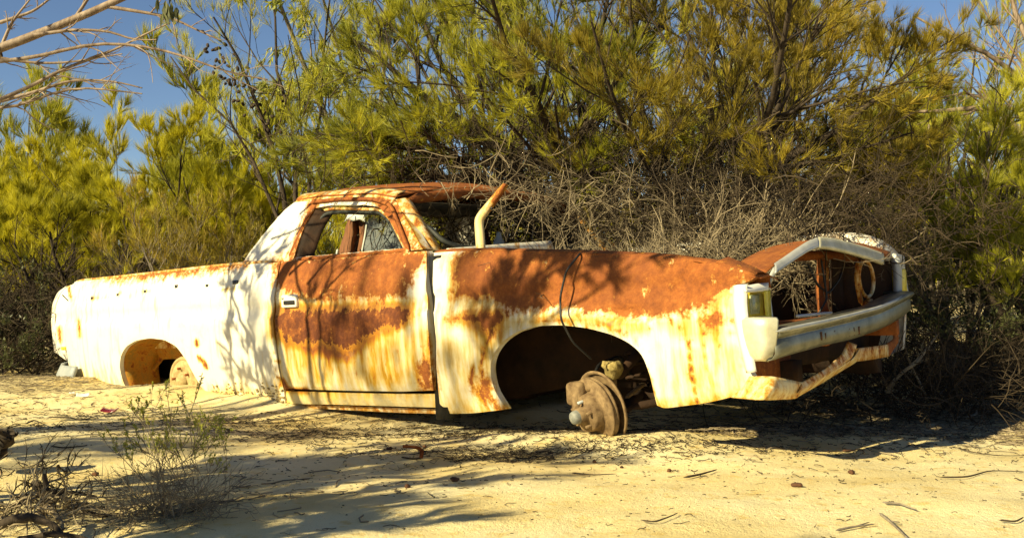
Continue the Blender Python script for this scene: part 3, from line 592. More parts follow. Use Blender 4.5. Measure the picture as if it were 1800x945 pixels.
# nose panel behind the trim, bent up in the middle
sheet('nose_panel', [[FX(1344,484,.84), FX(1362,468,.85), FX(1400,442,.86), FX(1436,422,.86), FX(1480,428,.86), FX(1530,440,.86), FX(1562,452,.85)],
   [FX(1330,478,.80), FX(1350,458,.78), FX(1385,434,.76), FX(1425,420,.75), FX(1478,424,.75), FX(1530,434,.75), FX(1565,444,.76)],
   [FX(1298,464,.62), FX(1325,446,.62), FX(1360,432,.62), FX(1400,424,.62), FX(1460,424,.62), FX(1520,428,.62), FX(1560,436,.62)]], 'rusty', car, .004, 5, .02)
sheet('fender_tip', [[(.70,-.895,.81), (.80,-.885,.765), (.865,-.86,.735)], [(.70,-.80,.83), (.80,-.79,.785), (.865,-.78,.745)], [(.70,-.70,.80), (.80,-.70,.76), (.86,-.70,.73)]], 'rusty', fend, .004, 5, .012)
# radiator support
rs = empty('radiator_support'); rs.parent = car
mk('lower_rail', [box(.66, .76, -.62, .62, .535, .56)], 'rusty', rs, bev=.006)
mk('upper_rail', [one_tube([(.66, -.62, .79), (.66, -.2, .83), (.66, .3, .84), (.66, .62, .79)], .022, .022, 6)], 'rusty', rs, True)
for (u0, u1, m_) in ((1438,1456,'rusty'), (1462,1482,'inner'), (1484,1490,'rusty'), (1492,1500,'apron')):
    a = FX(u0, 500, .66)[1]; b = FX(u1, 500, .66)[1]; sheet('upright', [[(.66, a, .55), (.66, a + .004, .70), (.67, a, .82)], [(.63, (a + b) / 2, .55), (.625, (a + b) / 2, .70), (.64, (a + b) / 2, .82)], [(.66, b, .55), (.66, b, .70), (.67, b, .82)]], m_, rs, .005, 5, .01)
sheet('side_board', [[(.66,.36,.55), (.66,.36,.80)], [(.72,.50,.55), (.72,.50,.80)], [(.80,.60,.56), (.80,.60,.80)]], 'inner', rs, .006, 6, .01)
sheet('side_board', [[(.76,-.745,.55), (.76,-.745,.74)], [(.82,-.72,.56), (.82,-.72,.76)]], 'rusty', rs, .008, 6, .004)
rc = FX(1520, 490, .79)
mk('headlamp_ring', [lathe([(.078, 0), (.088, .0), (.090, .010), (.084, .016), (.077, .014), (.075, .004), (.078, 0)], rc, (1, 0, .03), 36)], 'half', rs, True)
mk('lamp_bracket', [one_tube([rc + [0, -.05, -.12], rc + [0, -.10, .0], rc + [0, -.06, .09]], .012, .01, 6), one_tube([rc + [.0, .0, -.13], rc + [0, .05, -.10]], .025, .02, 6)], 'half', rs, True)
mk('grille_remnant', [box(.80, .815, *sorted((FX(1398,553,.8)[1], FX(1458,553,.8)[1])), .575, .587)], 'bezel', rs, bev=.003)
mk('wiring', [one_tube([(.70,-.1,.8), (.72,-.05,.7), (.7,.1,.66), (.71,.2,.72), (.7,.3,.8)], .006, .006, 5, 30), one_tube([(.72,.0,.82), (.73,.02,.64), (.7,-.02,.57)], .005, .005, 5, 20)], 'black', rs, True)
# front bumper: a rolled upper lip over a flat face, sprung upward at the far end
stn = [(1362,579,634,.950),(1372,577,631,.965),(1400,571,622,.985),(1450,561,608,1.0),(1500,549,597,1.0),(1545,537,582,.985),(1572,525,569,.965),(1590,516,558,.935),(1602,512,548,.895)]
prof = [(-.075, .02), (-.02, -.02), (.012, .02), (.016, .10), (.006, .24), (-.004, .30), (.0, .42), (.002, .8), (-.012, .96), (-.035, 1.0), (-.05, .99)]
rows = []
for o_, f_ in prof:
    row = []
    for u, vt, vb, x in stn: a = FX(u, vt, x); b = FX(u, vb, x); row.append(a + (b - a) * f_ + np.array([o_, o_ * .5 * (1 if u > 1560 else 0), 0]))
    e = row[-1]; row.append(e + np.array([-.07, .015, .004])); row.append(e + np.array([-.15, .01, .0])); rows.append(row)
bmp = sheet('front_bumper', rows, 'bumper', car, .006, 5, .002)
lp = [FX(u, vt + 4, x + .014) for u, vt, vb, x in stn]; mk('bumper_lip_highlight', [one_tube(lp, .0085, .0085, 6, 40)], 'chrome', bmp, True)  # brighter strip puts the lip's sky reflection into its colour
mk('bay_shade_panel', [box(.34, .36, -.60, .60, .28, .66)], 'inner', car)  # dark sheet added to stand in for the shade inside the engine bay
# light end cap wrapped round the near corner
cp = [(1306,560,.80),(1320,562,.83),(1340,563,.89),(1360,562,.94)]
rows = []
for f_, (uu, vv) in enumerate([((1304, 1366), 559), ((1303, 1368), 563), ((1306, 1367), 585), ((1312, 1364), 606), ((1320, 1358), 624), ((1328, 1350), 634)]):
    a, b = uu; row = []
    for k in np.linspace(0, 1, 7):
        u = a + (b - a) * k; y = -.962 - .012 * math.sin(k * math.pi) + max(0, k - .6) * .06 + max(0, .25 - k) * .05; row.append(PL(u, vv - 3 * k * (1 - k), 1, y + (.012 if f_ in (0, 5) else 0)))
    rows.append(row)
sheet('bumper_end_cap', rows, 'cap', car, .008, 4, .002)
for (u, v) in ((1443,590),(1450,592),(1466,588),(1492,584),(1500,582),(1509,580)):
    p = PL(u, v, 0, 1.0); mk('rust_hole', [box(p[0] - .02, p[0] + .004, p[1] - .005, p[1] + .005, p[2] - .016, p[2] + .016)], 'nut', bmp)
for (u, v) in ((1548,566),):
    p = PL(u, v, 0, .985 if u < 1500 else .955); mk('bumper_bolt', [lathe([(.001, .006), (.008, .005), (.010, 0), (.010, -.02)], p, (1, 0, 0), 14)], 'cap', bmp, True)
for y in (-.45, .30): mk('bumper_iron', [box(.7, .93, y - .02, y + .02, .46, .53)], 'rusty', car)
# front apron
ap = sheet('front_apron', [[PL(1318, 661, 1, -.93), FX(1360, 662, .93), FX(1412, 672, .93)], [PL(1306, 683, 1, -.94), FX(1355, 683, .95), FX(1405, 690, .93)], [PL(1285, 698, 1, -.93), FX(1340, 702, .93), FX(1392, 700, .92), FX(1400, 698, .92)]], 'apron', car, .008, 6, .004)
sheet('apron_strut', [[FX(1408, 672, .93), FX(1450, 648, .93), FX(1480, 622, .92), FX(1490, 600, .90)], [FX(1402, 690, .94), FX(1450, 660, .94), FX(1497, 630, .93), FX(1506, 606, .91)]], 'half', car, .005, 8)
sheet('strut_flange', [[FX(1402, 690, .94), FX(1450, 660, .94), FX(1500, 630, .93), FX(1510, 612, .91)], [FX(1396, 700, .90), FX(1442, 674, .90), FX(1506, 635, .90), FX(1516, 618, .88)]], 'apron', car, .004, 8)
sheet('apron_strut', [[FX(1504, 612, .91), FX(1530, 609, .89), FX(1560, 605, .87)], [FX(1506, 635, .90), FX(1535, 631, .88), FX(1562, 626, .86)]], 'half', car, .005, 6)
sheet('apron_strut', [[FX(1556, 606, .86), FX(1572, 594, .82), FX(1568, 574, .80)], [FX(1562, 626, .86), FX(1580, 600, .82), FX(1576, 572, .80)]], 'rusty', car, .006, 6)
mk('lower_valance_panel', [box(.70, .73, -.86, -.36, .30, .46)], 'rusty', car, bev=.01)
mk('front_cross_member', [box(.55, .70, -.60, .60, .36, .50)], 'inner', car, bev=.02)
mk('tow_rail', [box(.60, .68, -.86, .40, .46, .53)], 'inner', car)
# the cable lying over the fender
ca = [W(1030, 441, 5.0)] + [np.array(CM @ Vector(on(u, v, side) + np.array([0, -o_, 0])) + CT) for u, v, o_ in [(1024,446,.02),(1008,475,.05),(1000,520,.06),(1001,560,.06),(1014,600,.03)]] + [np.array(CM @ Vector(PL(1041, 632, 1, -.86)) + CT)]
cb = mk('cable', [one_tube(ca, .0048, .0048, 8, 60)], 'black', None, True); tag(cb, 'thin black cable hooked over the rusty fender and dangling into the front wheel arch', 'cable')

# ------------------------------------------------------------------ sand
def axis(a, b, st, far, gr=1.22):
    c = np.arange(a, b, st); l = []; x = a; s = st
    while x > -far: s = min(s * gr, 60); x -= s; l.append(x)
    r = []; x = c[-1]; s = st
    while x < far: s = min(s * gr, 60); x += s; r.append(x)
    return np.array(l[::-1] + list(c) + r)
gx = axis(-5, 6, .04, 900); gy = axis(1.2, 9, .035, 900); X, Y = np.meshgrid(gx, gy); Z = gh(X, Y)
u_ = np.where(Y > .5, 900 + FPX * X / np.maximum(Y, .5), 0)
lit = np.clip((Y - 6.6 - .25 * X * (X < 0)) / .8, 0, 1) * .55
lit = np.maximum(lit, .75 * np.exp(-(((X - 2.1) / 1.1) ** 2 + ((Y - 5.9) / .75) ** 2)))
lit = np.maximum(lit, .55 * np.exp(-(((X - .0) / .45) ** 2 + ((Y - 4.55) / .14) ** 2)))
lit = np.maximum(lit, .42 * np.exp(-(((X + .9) / .7) ** 2 + ((Y - 5.2) / .2) ** 2)))
lit = np.maximum(lit, .60 * np.exp(-(((X + 1.4) / .38) ** 2 + ((Y - 3.35) / .3) ** 2)))
lit = np.maximum(lit, .5 * np.exp(-(((X + 2.3) / .5) ** 2 + ((Y - 5.0) / .25) ** 2)))
idx = np.arange(X.size).reshape(X.shape); F = np.stack([idx[:-1, :-1], idx[:-1, 1:], idx[1:, 1:], idx[1:, :-1]], -1).reshape(-1, 4)
g = link('ground', np_mesh('ground', np.stack([X, Y, Z], -1).reshape(-1, 3), F, {'litter': lit.ravel()}), 'sand'); tag(g, kind='structure')

# ------------------------------------------------------------------ plants
def kids(P, R, n, t0, t1, ang, lenr, rr, up, K, wob, rng, lmin=.0, bias=None, rmin=.0012):
    """grow n children on every parent polyline"""
    N0, K0, _ = P.shape; pi = np.repeat(np.arange(N0), n); m = len(pi)
    t = rng.uniform(t0, t1, m); x = t * (K0 - 1); i = np.clip(x.astype(int), 0, K0 - 2); f = (x - i)[:, None]
    p0 = P[pi, i] * (1 - f) + P[pi, i + 1] * f; r0 = R[pi, i] * (1 - f[:, 0]) + R[pi, i + 1] * f[:, 0]
    T = unit(P[pi, i + 1] - P[pi, i]); q = rng.normal(size=(m, 3)); q -= (q * T).sum(1, keepdims=True) * T; q = unit(q)
    a = np.radians(rng.normal(ang, ang * .25, m))[:, None]; D = unit(T * np.cos(a) + q * np.sin(a) + np.array([0, 0, 1]) * up * .5 + (bias if bias is not None else 0))
    L = np.linalg.norm(np.diff(P, axis=1), axis=2).sum(1)[pi]; l = np.maximum(L * lenr * (1.15 - .65 * t) * rng.uniform(.6, 1.25, m), lmin)
    out = np.empty((m, K, 3)); out[:, 0] = p0; d = D
    for k in range(1, K):
        d = unit(d + rng.normal(size=(m, 3)) * wob + np.array([0, 0, 1]) * up / K); out[:, k] = out[:, k - 1] + d * (l / (K - 1))[:, None]
    r = np.maximum(r0 * rr, rmin)[:, None] * np.linspace(1, .35, K)[None]
    return out, r
def needles(P, n, length, width, spread, up, rng, t0=.15, clump=None, droop=0):
    """thin tapering leaves along every twig; one tint per twig plus a little per leaf"""
    N0, K0, _ = P.shape; pi = np.repeat(np.arange(N0), n); m = len(pi); t = rng.uniform(t0, 1, m); x = t * (K0 - 1); i = np.clip(x.astype(int), 0, K0 - 2); f = (x - i)[:, None]
    p = P[pi, i] * (1 - f) + P[pi, i + 1] * f; T = unit(P[pi, i + 1] - P[pi, i])
    D = unit(T + rng.normal(size=(m, 3)) * spread + np.array([0, 0, 1]) * up); s = unit(np.cross(D, rng.normal(size=(m, 3))))
    L = length * rng.uniform(.55, 1.25, m)[:, None]; w_ = width * rng.uniform(.7, 1.3, m)[:, None] / 2
    tip = p + D * L + np.array([0, 0, -1]) * droop * L
    tw = clump if clump is not None else rng.beta(2, 2, N0)
    tint = np.clip(tw[pi] * .75 + rng.uniform(-.12, .37, m), 0, 1)
    return p, tip, s, w_, tint
def needle_mesh(name, data, broad=False):
    p, tip, s, w_, tint = [np.concatenate(x) for x in zip(*data)]; m = len(p)
    if broad:                                            # lance-shaped leaf: 4 corners
        mid = p + (tip - p) * .4; V = np.stack([p, mid - s * w_, tip, mid + s * w_], 1).reshape(-1, 3); F = np.arange(m * 4).reshape(-1, 4); tt = np.repeat(tint, 4)
    else: V = np.stack([p - s * w_, p + s * w_, tip], 1).reshape(-1, 3); F = np.arange(m * 3).reshape(-1, 3); tt = np.repeat(tint, 3)
    return np_mesh(name, V, F, {'tint': tt})
def plant(name, label, cat, base, stems, seed, lev, nd, bark='bark', leaf='leaf_g', twig=None, group=None, sr=.03, leaf_clump=0.0, broad=False, zmin_leaf=None, curve=7, kindnames=('trunk', 'twigs', 'foliage')):
    """stems: polylines in world space; lev: child levels; nd: leaf settings"""
    rng = np.random.default_rng(seed); b = np.array(base, float)
    group = group or {'low_scrub': 'low scrub under the trees', 'track_side_tree': 'trees along the sunny side of the track', 'sprawling_bush': 'dark-limbed bushes over the wreck', 'grey_green_bush': 'feathery bushes at the right', 'green_shoot': 'green shoots in the sand'}.get(name)
    root = empty(name, tuple(b), label=label, cat=cat, group=group)
    P = np.stack([resample(s_, curve) for s_ in stems]) - b; P[:, 1:-1] += rng.normal(size=P[:, 1:-1].shape) * .02
    R = np.array([sr * rng.uniform(.75, 1.2) for _ in stems])[:, None] * np.linspace(1, .25, curve)[None]
    wood = [tubes(P, R, 6)]; tw = []; allp = [(P, R)]; n_l = len(lev)
    for j, l in enumerate(lev):
        P, R = kids(P, R, rng=rng, **l); allp.append((P, R)); (wood if j == 0 and n_l > 1 else tw).append(tubes(P, R, 5 if j == 0 else 3))
    V, F = merge(wood); link(kindnames[0], np_mesh('trunk', V, F), bark, root)
    V, F = merge(tw); tag(link(kindnames[1], np_mesh('twigs', V, F), twig or bark, root), kind='stuff')
    if nd:
        Pl = P; 
        if zmin_leaf is not None: Pl = P[(P[:, 0, 2] + b[2]) > zmin_leaf(P[:, 0, 0] + b[0], P[:, 0, 1] + b[1], rng)]
        # neighbouring twigs share their colour, so the crown has lighter and darker clumps
        c = Pl[:, 0]; cl = fbm(c[:, 0] * 1.6 + seed, c[:, 2] * 1.6 + c[:, 1] * 1.1, seed % 50, 3) * 1.25 - .12 + leaf_clump + rng.normal(size=len(c)) * .12
        data = [needles(Pl, rng=rng, clump=cl, **nd)]
        tag(link(kindnames[2], needle_mesh('foliage', data, broad), leaf, root, smooth=False), kind='stuff')
    return root
def vase(base, n, h, spread, rng, lean=(0, 0), k=6):
    out = []
    for i in range(n):
        a = 2 * math.pi * (i + rng.uniform(-.3, .3)) / n; s = spread * rng.uniform(.45, 1.1); hh = h * rng.uniform(.8, 1.05) * (1.08 - .5 * (s / spread / 1.1) ** 2); pts = []
        for t in np.linspace(0, 1, k): pts.append([base[0] + lean[0] * t + s * math.cos(a) * t ** .8 + rng.normal() * .03, base[1] + lean[1] * t + s * math.sin(a) * t ** .8 + rng.normal() * .03, base[2] + hh * t ** 1.15])
        out.append(pts)
    return out
LV = lambda n, ang, lenr, up=.3, K=4, wob=.10, t0=.25, t1=1., rr=.55, **k: dict(n=n, t0=t0, t1=t1, ang=ang, lenr=lenr, rr=rr, up=up, K=K, wob=wob, **k)
def bush(name, label, cat, x, y, h, spread, seed, stems=7, k=(6, 6, 6), nd=None, bark='bark', leaf='leaf_y', sr=.03, lean=(0, 0), **kw):
    if name == 'she_oak': kw['group'] = 'she-oaks behind the wreck'
    rng = np.random.default_rng(seed); z = float(gh(x, y)); st = vase((x, y, z - .03), stems, h, spread, rng, lean)
    nd = nd or dict(n=26, length=.17, width=.005, spread=.22, up=.5)
    lev = [LV(k[0], 38, .5, .18), LV(k[1], 38, .5, .18), LV(k[2], 34, .55, .3, K=3)]
    return plant(name, label, cat, (x, y, z), st, seed, lev, nd, bark, leaf, sr=sr, **kw)
def wz(u, v, d): return W(u, v, d).tolist()

# --- the dark-limbed bush sprawling over the wreck
ctr = []
def S_(d0, pts):                                         # pts (u, v, extra depth)
    return [W(u, v, d0 + e).tolist() for u, v, e in pts]
L_ = [S_(7.6, [(1010,470,0),(970,340,0),(890,265,-.1),(800,200,-.2),(700,130,-.3),(590,50,-.4)]),
 S_(7.6, [(1010,470,0),(930,330,-.2),(800,270,-.4),(680,240,-.5),(560,235,-.6)]),
 S_(7.6, [(1010,470,0),(960,340,-.1),(850,320,-.3),(740,300,-.4),(640,310,-.5)]),
 S_(7.6, [(1010,470,0),(985,300,0),(950,200,0),(905,90,.1),(850,-60,.1)]),
 S_(7.6, [(1010,470,0),(1015,280,.1),(1030,150,.2),(1080,0,.3),(1100,-160,.3)]),
 S_(7.6, [(1010,470,0),(1000,330,-.4),(960,220,-.9),(900,120,-1.3),(860,-20,-1.6)]),
 S_(7.6, [(1010,470,0),(1040,330,.5),(1020,180,1.),(990,20,1.4)]),
 S_(7.6, [(1010,470,0),(940,350,.4),(840,230,.8),(740,60,1.2),(680,-80,1.2)]),
 S_(7.6, [(1010,470,0),(900,360,.2),(760,330,.5),(640,270,.8)])]
R__ = [S_(7.3, [(1250,480,0),(1280,340,0),(1265,240,0),(1230,120,.1),(1195,-40,.1)]),
 S_(7.3, [(1250,480,0),(1290,340,0),(1350,220,-.2),(1420,100,-.3),(1480,-60,-.3)]),
 S_(7.3, [(1250,480,0),(1310,320,0),(1420,250,-.2),(1530,190,-.3),(1610,120,-.4)]),
 S_(7.3, [(1250,480,0),(1320,350,0),(1440,295,.2),(1560,250,.3)]),
 S_(7.3, [(1250,480,0),(1170,350,.1),(1130,240,.1),(1120,110,.2),(1100,-40,.2)]),
 S_(7.3, [(1250,480,0),(1300,350,-.5),(1340,230,-1.),(1370,90,-1.4),(1400,-60,-1.6)]),
 S_(7.3, [(1250,480,0),(1180,360,-.5),(1110,260,-1.),(1060,160,-1.4),(1040,40,-1.6)]),
 S_(7.3, [(1250,480,0),(1300,340,.5),(1390,200,1.),(1500,60,1.4)]),
 S_(7.3, [(1250,480,0),(1290,400,-.2),(1400,350,-.3),(1530,320,-.2)]),
 S_(7.3, [(1250,480,0),(1240,330,.4),(1290,180,.9),(1330,20,1.2)])]
ndg = dict(n=9, length=.085, width=.0028, spread=.32, up=.40, t0=.25)
zl = lambda x, y, rng: .84 - .5 * np.clip((x - 1.5) / .8, 0, 1) + .25 * np.sin(x * 2.1 + 1) + rng.normal(size=np.shape(x)) * .18
big = plant('sprawling_bush', 'huge dark-limbed olive bush sprawling over the cab and engine bay of the wreck', 'bush', (W(1010,470,7.6)[0], 7.6, 0), L_, 11,
   [LV(13, 38, .50, .04), LV(8, 38, .5, .06), LV(6, 34, .5, .2, K=3), ], ndg | dict(n=30), 'bark', 'leaf_g', sr=.04, zmin_leaf=zl)
big2 = plant('sprawling_bush', 'vase-shaped olive bush with brownish feathery foliage behind the open nose of the wreck', 'bush', (W(1250,480,7.3)[0], 7.3, 0), R__, 12,
   [LV(13, 38, .50, .12), LV(8, 36, .5, .12), LV(6, 32, .5, .25, K=3)], ndg | dict(n=30), 'bark', 'leaf_o', sr=.036, zmin_leaf=zl)

# --- trees and shrubs behind, each with its own seed
bush('she_oak', 'broad yellow-green she-oak shrub with dark forked stem on the far left behind the tray', 'shrub', *( (150-900)/FPX*9.6, 9.6), 1.3, 1.0, 21, stems=10, k=(8,7,7), lean=(.1, 0), nd=dict(n=36, length=.11, width=.0030, spread=.34, up=.6), zmin_leaf=lambda x, y, r: 1.15 + .2 * r.normal(size=np.shape(x)))
bush('she_oak', 'rounded golden she-oak beside the forked one, its top against the sky', 'tree', *( (290-900)/FPX*12.5, 12.5), 2.0, 1.8, 22, stems=13, k=(7,7,7), nd=dict(n=36, length=.125, width=.0042, spread=.36, up=.6), leaf_clump=.12)
bush('she_oak', 'golden she-oak filling the gap between the forked one and the round one', 'tree', (175-900)/FPX*13.5, 13.5, 2.05, 1.7, 27, stems=12, k=(7,7,7), nd=dict(n=36, length=.13, width=.0045, spread=.36, up=.5), leaf_clump=.15)
bush('she_oak', 'yellow she-oak cut off by the left edge of the photo', 'tree', -5.4, 11.0, 1.45, 1.3, 23, stems=8, k=(6,6,6), nd=dict(n=36, length=.13, width=.0045, spread=.34, up=.6))
bush('tall_she_oak', 'distant tall she-oak standing alone against the sky at top left', 'tree', (40-900)/FPX*17, 17, 3.3, 1.0, 24, stems=6, k=(7,6,6), nd=dict(n=20, length=.22, width=.009, spread=.25, up=.4), leaf='leaf_g', leaf_clump=.1)
bush('twiggy_shrub', 'greyish leafless twiggy shrub between the golden she-oak and the cab', 'shrub', (340-900)/FPX*9.0, 9.0, 1.25, .75, 25, stems=10, k=(8,7,7), bark='barkg', leaf='leaf_o', nd=dict(n=3, length=.09, width=.004, spread=.3, up=.5), sr=.014)
bush('she_oak', 'pale green she-oak rising left of the knobbly multi-stemmed tree', 'tree', (400-900)/FPX*13.5, 13.5, 3.2, .9, 26, stems=7, k=(6,6,6), nd=dict(n=24, length=.2, width=.007, spread=.22, up=.5), leaf='leaf_g', leaf_clump=.22)
ct = plant('cone_tree', 'open multi-stemmed tree hung with small black cones behind the cab roof', 'tree', (W(530,470,9.2)[0], 9.2, 0),
   [S_(9.2, [(530,500,0),(545,340,0),(562,180,0),(575,60,.1),(590,-80,.1)]), S_(9.2, [(530,500,0),(500,330,0),(470,200,-.1),(425,100,-.2),(375,30,-.3)]), S_(9.2, [(530,500,0),(515,330,.2),(520,200,.3),(480,80,.4),(470,-60,.4)]),
    S_(9.2, [(530,500,0),(550,360,-.2),(600,250,-.2),(640,120,-.3),(660,-20,-.3)]), S_(9.2, [(530,500,0),(480,340,.1),(430,250,.2),(340,150,.2),(300,100,.3)])], 31,
   [LV(7, 34, .42, .3), LV(5, 34, .5, .3), LV(4, 30, .5, .35, K=3)], dict(n=15, length=.11, width=.0032, spread=.3, up=.2), 'bark', 'leaf_g', sr=.026, leaf_clump=.25)
rng = np.random.default_rng(5); cp_ = []
for (u, v) in [(375,85),(388,96),(398,110),(405,128),(415,118),(425,135),(432,150),(420,160),(440,170),(452,160),(395,75),(410,92),(445,185),(380,110),(460,195),(435,120),(470,175),(365,95),(455,140),(478,205),(428,205),(412,180),(490,190),(500,175),(512,205),(445,225),(460,240),(400,150)] + [(360 + 3.6 * k + rng.normal() * 9, 78 + 4.6 * k + rng.normal() * 14) for k in range(38)]:
    o_ = W(u + rng.uniform(-4, 4), v + rng.uniform(-4, 4), 9.0 + rng.uniform(-.1, .2)) - np.array(ct.location); cp_.append(lathe([(.001, -.022), (.010, -.018), (.014, 0), (.011, .014), (.001, .022)], o_, rng.normal(size=3), 6))
V, F = merge(cp_); tag(link('seed_cones', np_mesh('seed_cones', V, F), 'cone', ct), kind='stuff')
# gum with hanging leaves at the top
def gum(x, y, h, seed, label, u0, d):
    return plant('gum_tree', label, 'tree', (x, y, 0), u0, seed, [LV(7, 38, .4, .0, wob=.14), LV(6, 38, .5, -.25, wob=.14), LV(5, 34, .5, -.5, K=3)], d, 'barkg', 'leaf_gum', sr=.035, broad=True)
ndl = dict(n=9, length=.085, width=.014, spread=.55, up=-.7, t0=.1, droop=.1)
gum(W(620,470,10.5)[0], 10.5, 4, 41, 'gum tree with pale hanging leaves at the top edge above the cab', [S_(10.5, [(640,480,0),(610,330,0),(560,150,-.2),(500,20,-.5),(440,-90,-.8)]), S_(10.5, [(640,480,0),(630,300,0),(610,120,-.4),(570,0,-.9),(530,-120,-1.2)]), S_(10.5, [(640,480,0),(650,330,.2),(680,150,.2),(700,-50,.2)])], ndl | dict(n=14, up=-.5))
# back row of trees (one crown after another towards the horizon)
rows_ = [  # u, depth, height, spread, leaf, label
 (640, 12.0, 1.7, 1.2, 'leaf_y', 'yellow-green she-oak glimpsed left of the sprawling bush above the cab roof'),
 (860, 11.5, 3.2, 1.3, 'leaf_g', 'green she-oak directly behind the sprawling bush above the bent hinge'),
 (1090, 12.5, 3.8, 1.3, 'leaf_g', 'tall pale-green she-oak behind the gap between the two sprawling bushes'),
 (1330, 12.5, 3.4, 1.4, 'leaf_y', 'yellowish she-oak behind the vase-shaped bush'),
 (1500, 14.0, 3.6, 1.3, 'leaf_g', 'green she-oak behind the far front fender'),
 (1640, 15.0, 4.2, 1.2, 'leaf_y', 'tall yellow-topped she-oak at upper right with sky around it'),
 (1780, 10.5, 2.6, 1.1, 'leaf_g', 'soft green she-oak at the right edge with fallen sticks below'),
 (1950, 13.0, 3.6, 1.4, 'leaf_y', 'she-oak whose left side enters at the right edge'),
 (-60, 14.5, 1.7, 1.5, 'leaf_y', 'low yellow she-oak entering at the left edge')]
for i, (u, d, h, s, lf, lb) in enumerate(rows_):
    bush('she_oak', lb, 'tree', (u - 900) / FPX * d, d, h, s, 60 + i, stems=7, k=(6,6,5), leaf=lf, nd=dict(n=46, length=.13, width=.0045 if d > 11 else .0035, spread=.34, up=.5), sr=.035)
bush('grey_green_bush', 'grey-green bush with leaning bare trunk right of the nose of the wreck', 'bush', (1690-900)/FPX*8.3, 8.3, 1.9, 1.0, 81, stems=9, k=(7,7,6), leaf='leaf_g', nd=dict(n=28, length=.11, width=.0030, spread=.25, up=.4), bark='barkg', lean=(-.1, 0))
bush('grey_green_bush', 'feathery bush at the right edge, darker and lower than the she-oaks', 'bush', (1830-900)/FPX*7.4, 7.4, 1.5, .85, 82, stems=9, k=(7,7,6), leaf='leaf_g', nd=dict(n=28, length=.10, width=.0030, spread=.25, up=.4))
pw = plant('pale_gum_tree', 'white-barked bare gum leaning in at the upper right corner', 'tree', (W(1900,500,8.8)[0], 8.8, 0),
   [S_(8.8, [(1950,520,0),(1900,300,0),(1830,130,0),(1760,60,0),(1690,-40,0)]), S_(8.8, [(1900,300,0),(1820,150,-.1),(1740,90,-.2),(1660,65,-.2),(1610,30,-.2)]), S_(8.8, [(1830,140,.1),(1780,0,.1),(1740,-90,.1)]), S_(8.8, [(1850,250,-.2),(1760,200,-.3),(1690,182,-.3),(1610,192,-.3),(1560,225,-.3)]), S_(8.8, [(1900,300,.1),(1790,190,.1),(1700,160,0),(1640,175,0)])], 91,
   [LV(6, 34, .35, .1, wob=.16), LV(4, 34, .5, .1, wob=.16), LV(3, 34, .5, .1, K=3, wob=.16)], None, 'barkw', twig='barkw', sr=.03, kindnames=('trunk', 'bare_twigs', ''))
# low scrub
def scrub(name, label, x, y, h, s, seed, leaf='leaf_s', dead=False):
    rng = np.random.default_rng(seed); z = float(gh(x, y)); st = vase((x, y, z - .02), 9, h, s, rng)
    return plant(name, label, 'scrub', (x, y, z), st, seed, [LV(6, 38, .5, .2), LV(6, 38, .5, .2, K=3)], dict(n=9, length=.035, width=.012, spread=.8, up=.2) if not dead else None, 'deadd' if dead else 'bark', leaf, sr=.008, broad=True, twig='deadd' if dead else None)
for i, (u, d, h, s, lb, dd) in enumerate([(20, 8.6, .75, .6, 'dark dry scrub at the left edge above the tail', False), (60, 7.9, .34, .4, 'brown dead scrub just left of the tail of the wreck', True), (110, 10.0, .7, .6, 'low grey-green scrub under the forked she-oak', False),
    (240, 10.2, .6, .6, 'pale low scrub showing above the bed rail', False), (330, 10.6, .6, .6, 'low scrub behind the bed rail nearest the cab', False), (430, 11, .7, .6, 'scrub seen past the sloping rear pillar', False), (-60, 7.6, .34, .45, 'brown scrub clump cut by the left edge', True),
    (560, 10.5, .9, .7, 'scrub visible through the side window', False), (1640, 7.2, .32, .4, 'dark scrub right of the far headlamp corner', True), (1740, 7.6, .34, .45, 'dead brown scrub below the bare gum', True), (1560, 8.4, .9, .6, 'scrub behind the far fender', False), (1850, 6.9, .32, .4, 'dead scrub cut by the right edge', True), (700, 9.5, .8, .7, 'scrub hidden behind the cab doors', False)]):
    scrub('low_scrub', lb, (u - 900) / FPX * d, d, h, s, 100 + i, dead=dd)
for i, (x_, y_, h_, s_, lb) in enumerate([(-3.6,7.9,.45,.6,'leafy grey-green scrub filling the gap left of the tail'),(-4.4,8.8,.65,.8,'taller scrub at the left edge behind the brown clumps'),(2.9,7.3,.6,.7,'scrub behind the dead sticks right of the nose'),(3.7,7.9,.8,.8,'taller scrub between the two feathery bushes at the right'),(-2.9,9.2,.5,.7,'low scrub between the tail and the forked she-oak'),(3.5,6.7,.4,.5,'small scrub at the right edge above the bleached stick')]):
    scrub('low_scrub', lb, x_, y_, h_, s_, 140 + i)
# far-off wood that closes the view
rng = np.random.default_rng(9); n = 1500; X_ = rng.uniform(-26, 30, n); Y_ = rng.uniform(19, 34, n); H_ = rng.uniform(1.2, 2.6, n); base = np.stack([X_, Y_, gh(X_, Y_)], 1)
P = np.stack([base + np.array([0, 0, 1]) * (H_ * t)[:, None] + rng.normal(size=(n, 3)) * .12 * t for t in (0, .33, .66, 1.)], 1); Rr = np.full((n, 4), .03) * np.array([1, .8, .5, .2])
P2, R2 = kids(P, Rr, 12, .12, 1., 45, .38, .4, .5, 3, .1, rng, rmin=.006)
fw = empty('far_wood', (0, 25, 0), kind='stuff'); V, F = merge([tubes(P, Rr, 3), tubes(P2, R2, 3)]); fw_t = link('far_wood', np_mesh('far_wood', V, F), 'barkg'); tag(fw_t, 'thin grey trunks of the far wood behind all the shrubs', 'wood', kind='stuff')
bpy.data.objects.remove(fw)
c = P2[:, 0]; cl = fbm(c[:, 0] * .5, c[:, 2] * .8 + c[:, 1] * .3, 5, 3) * 1.2 - .05
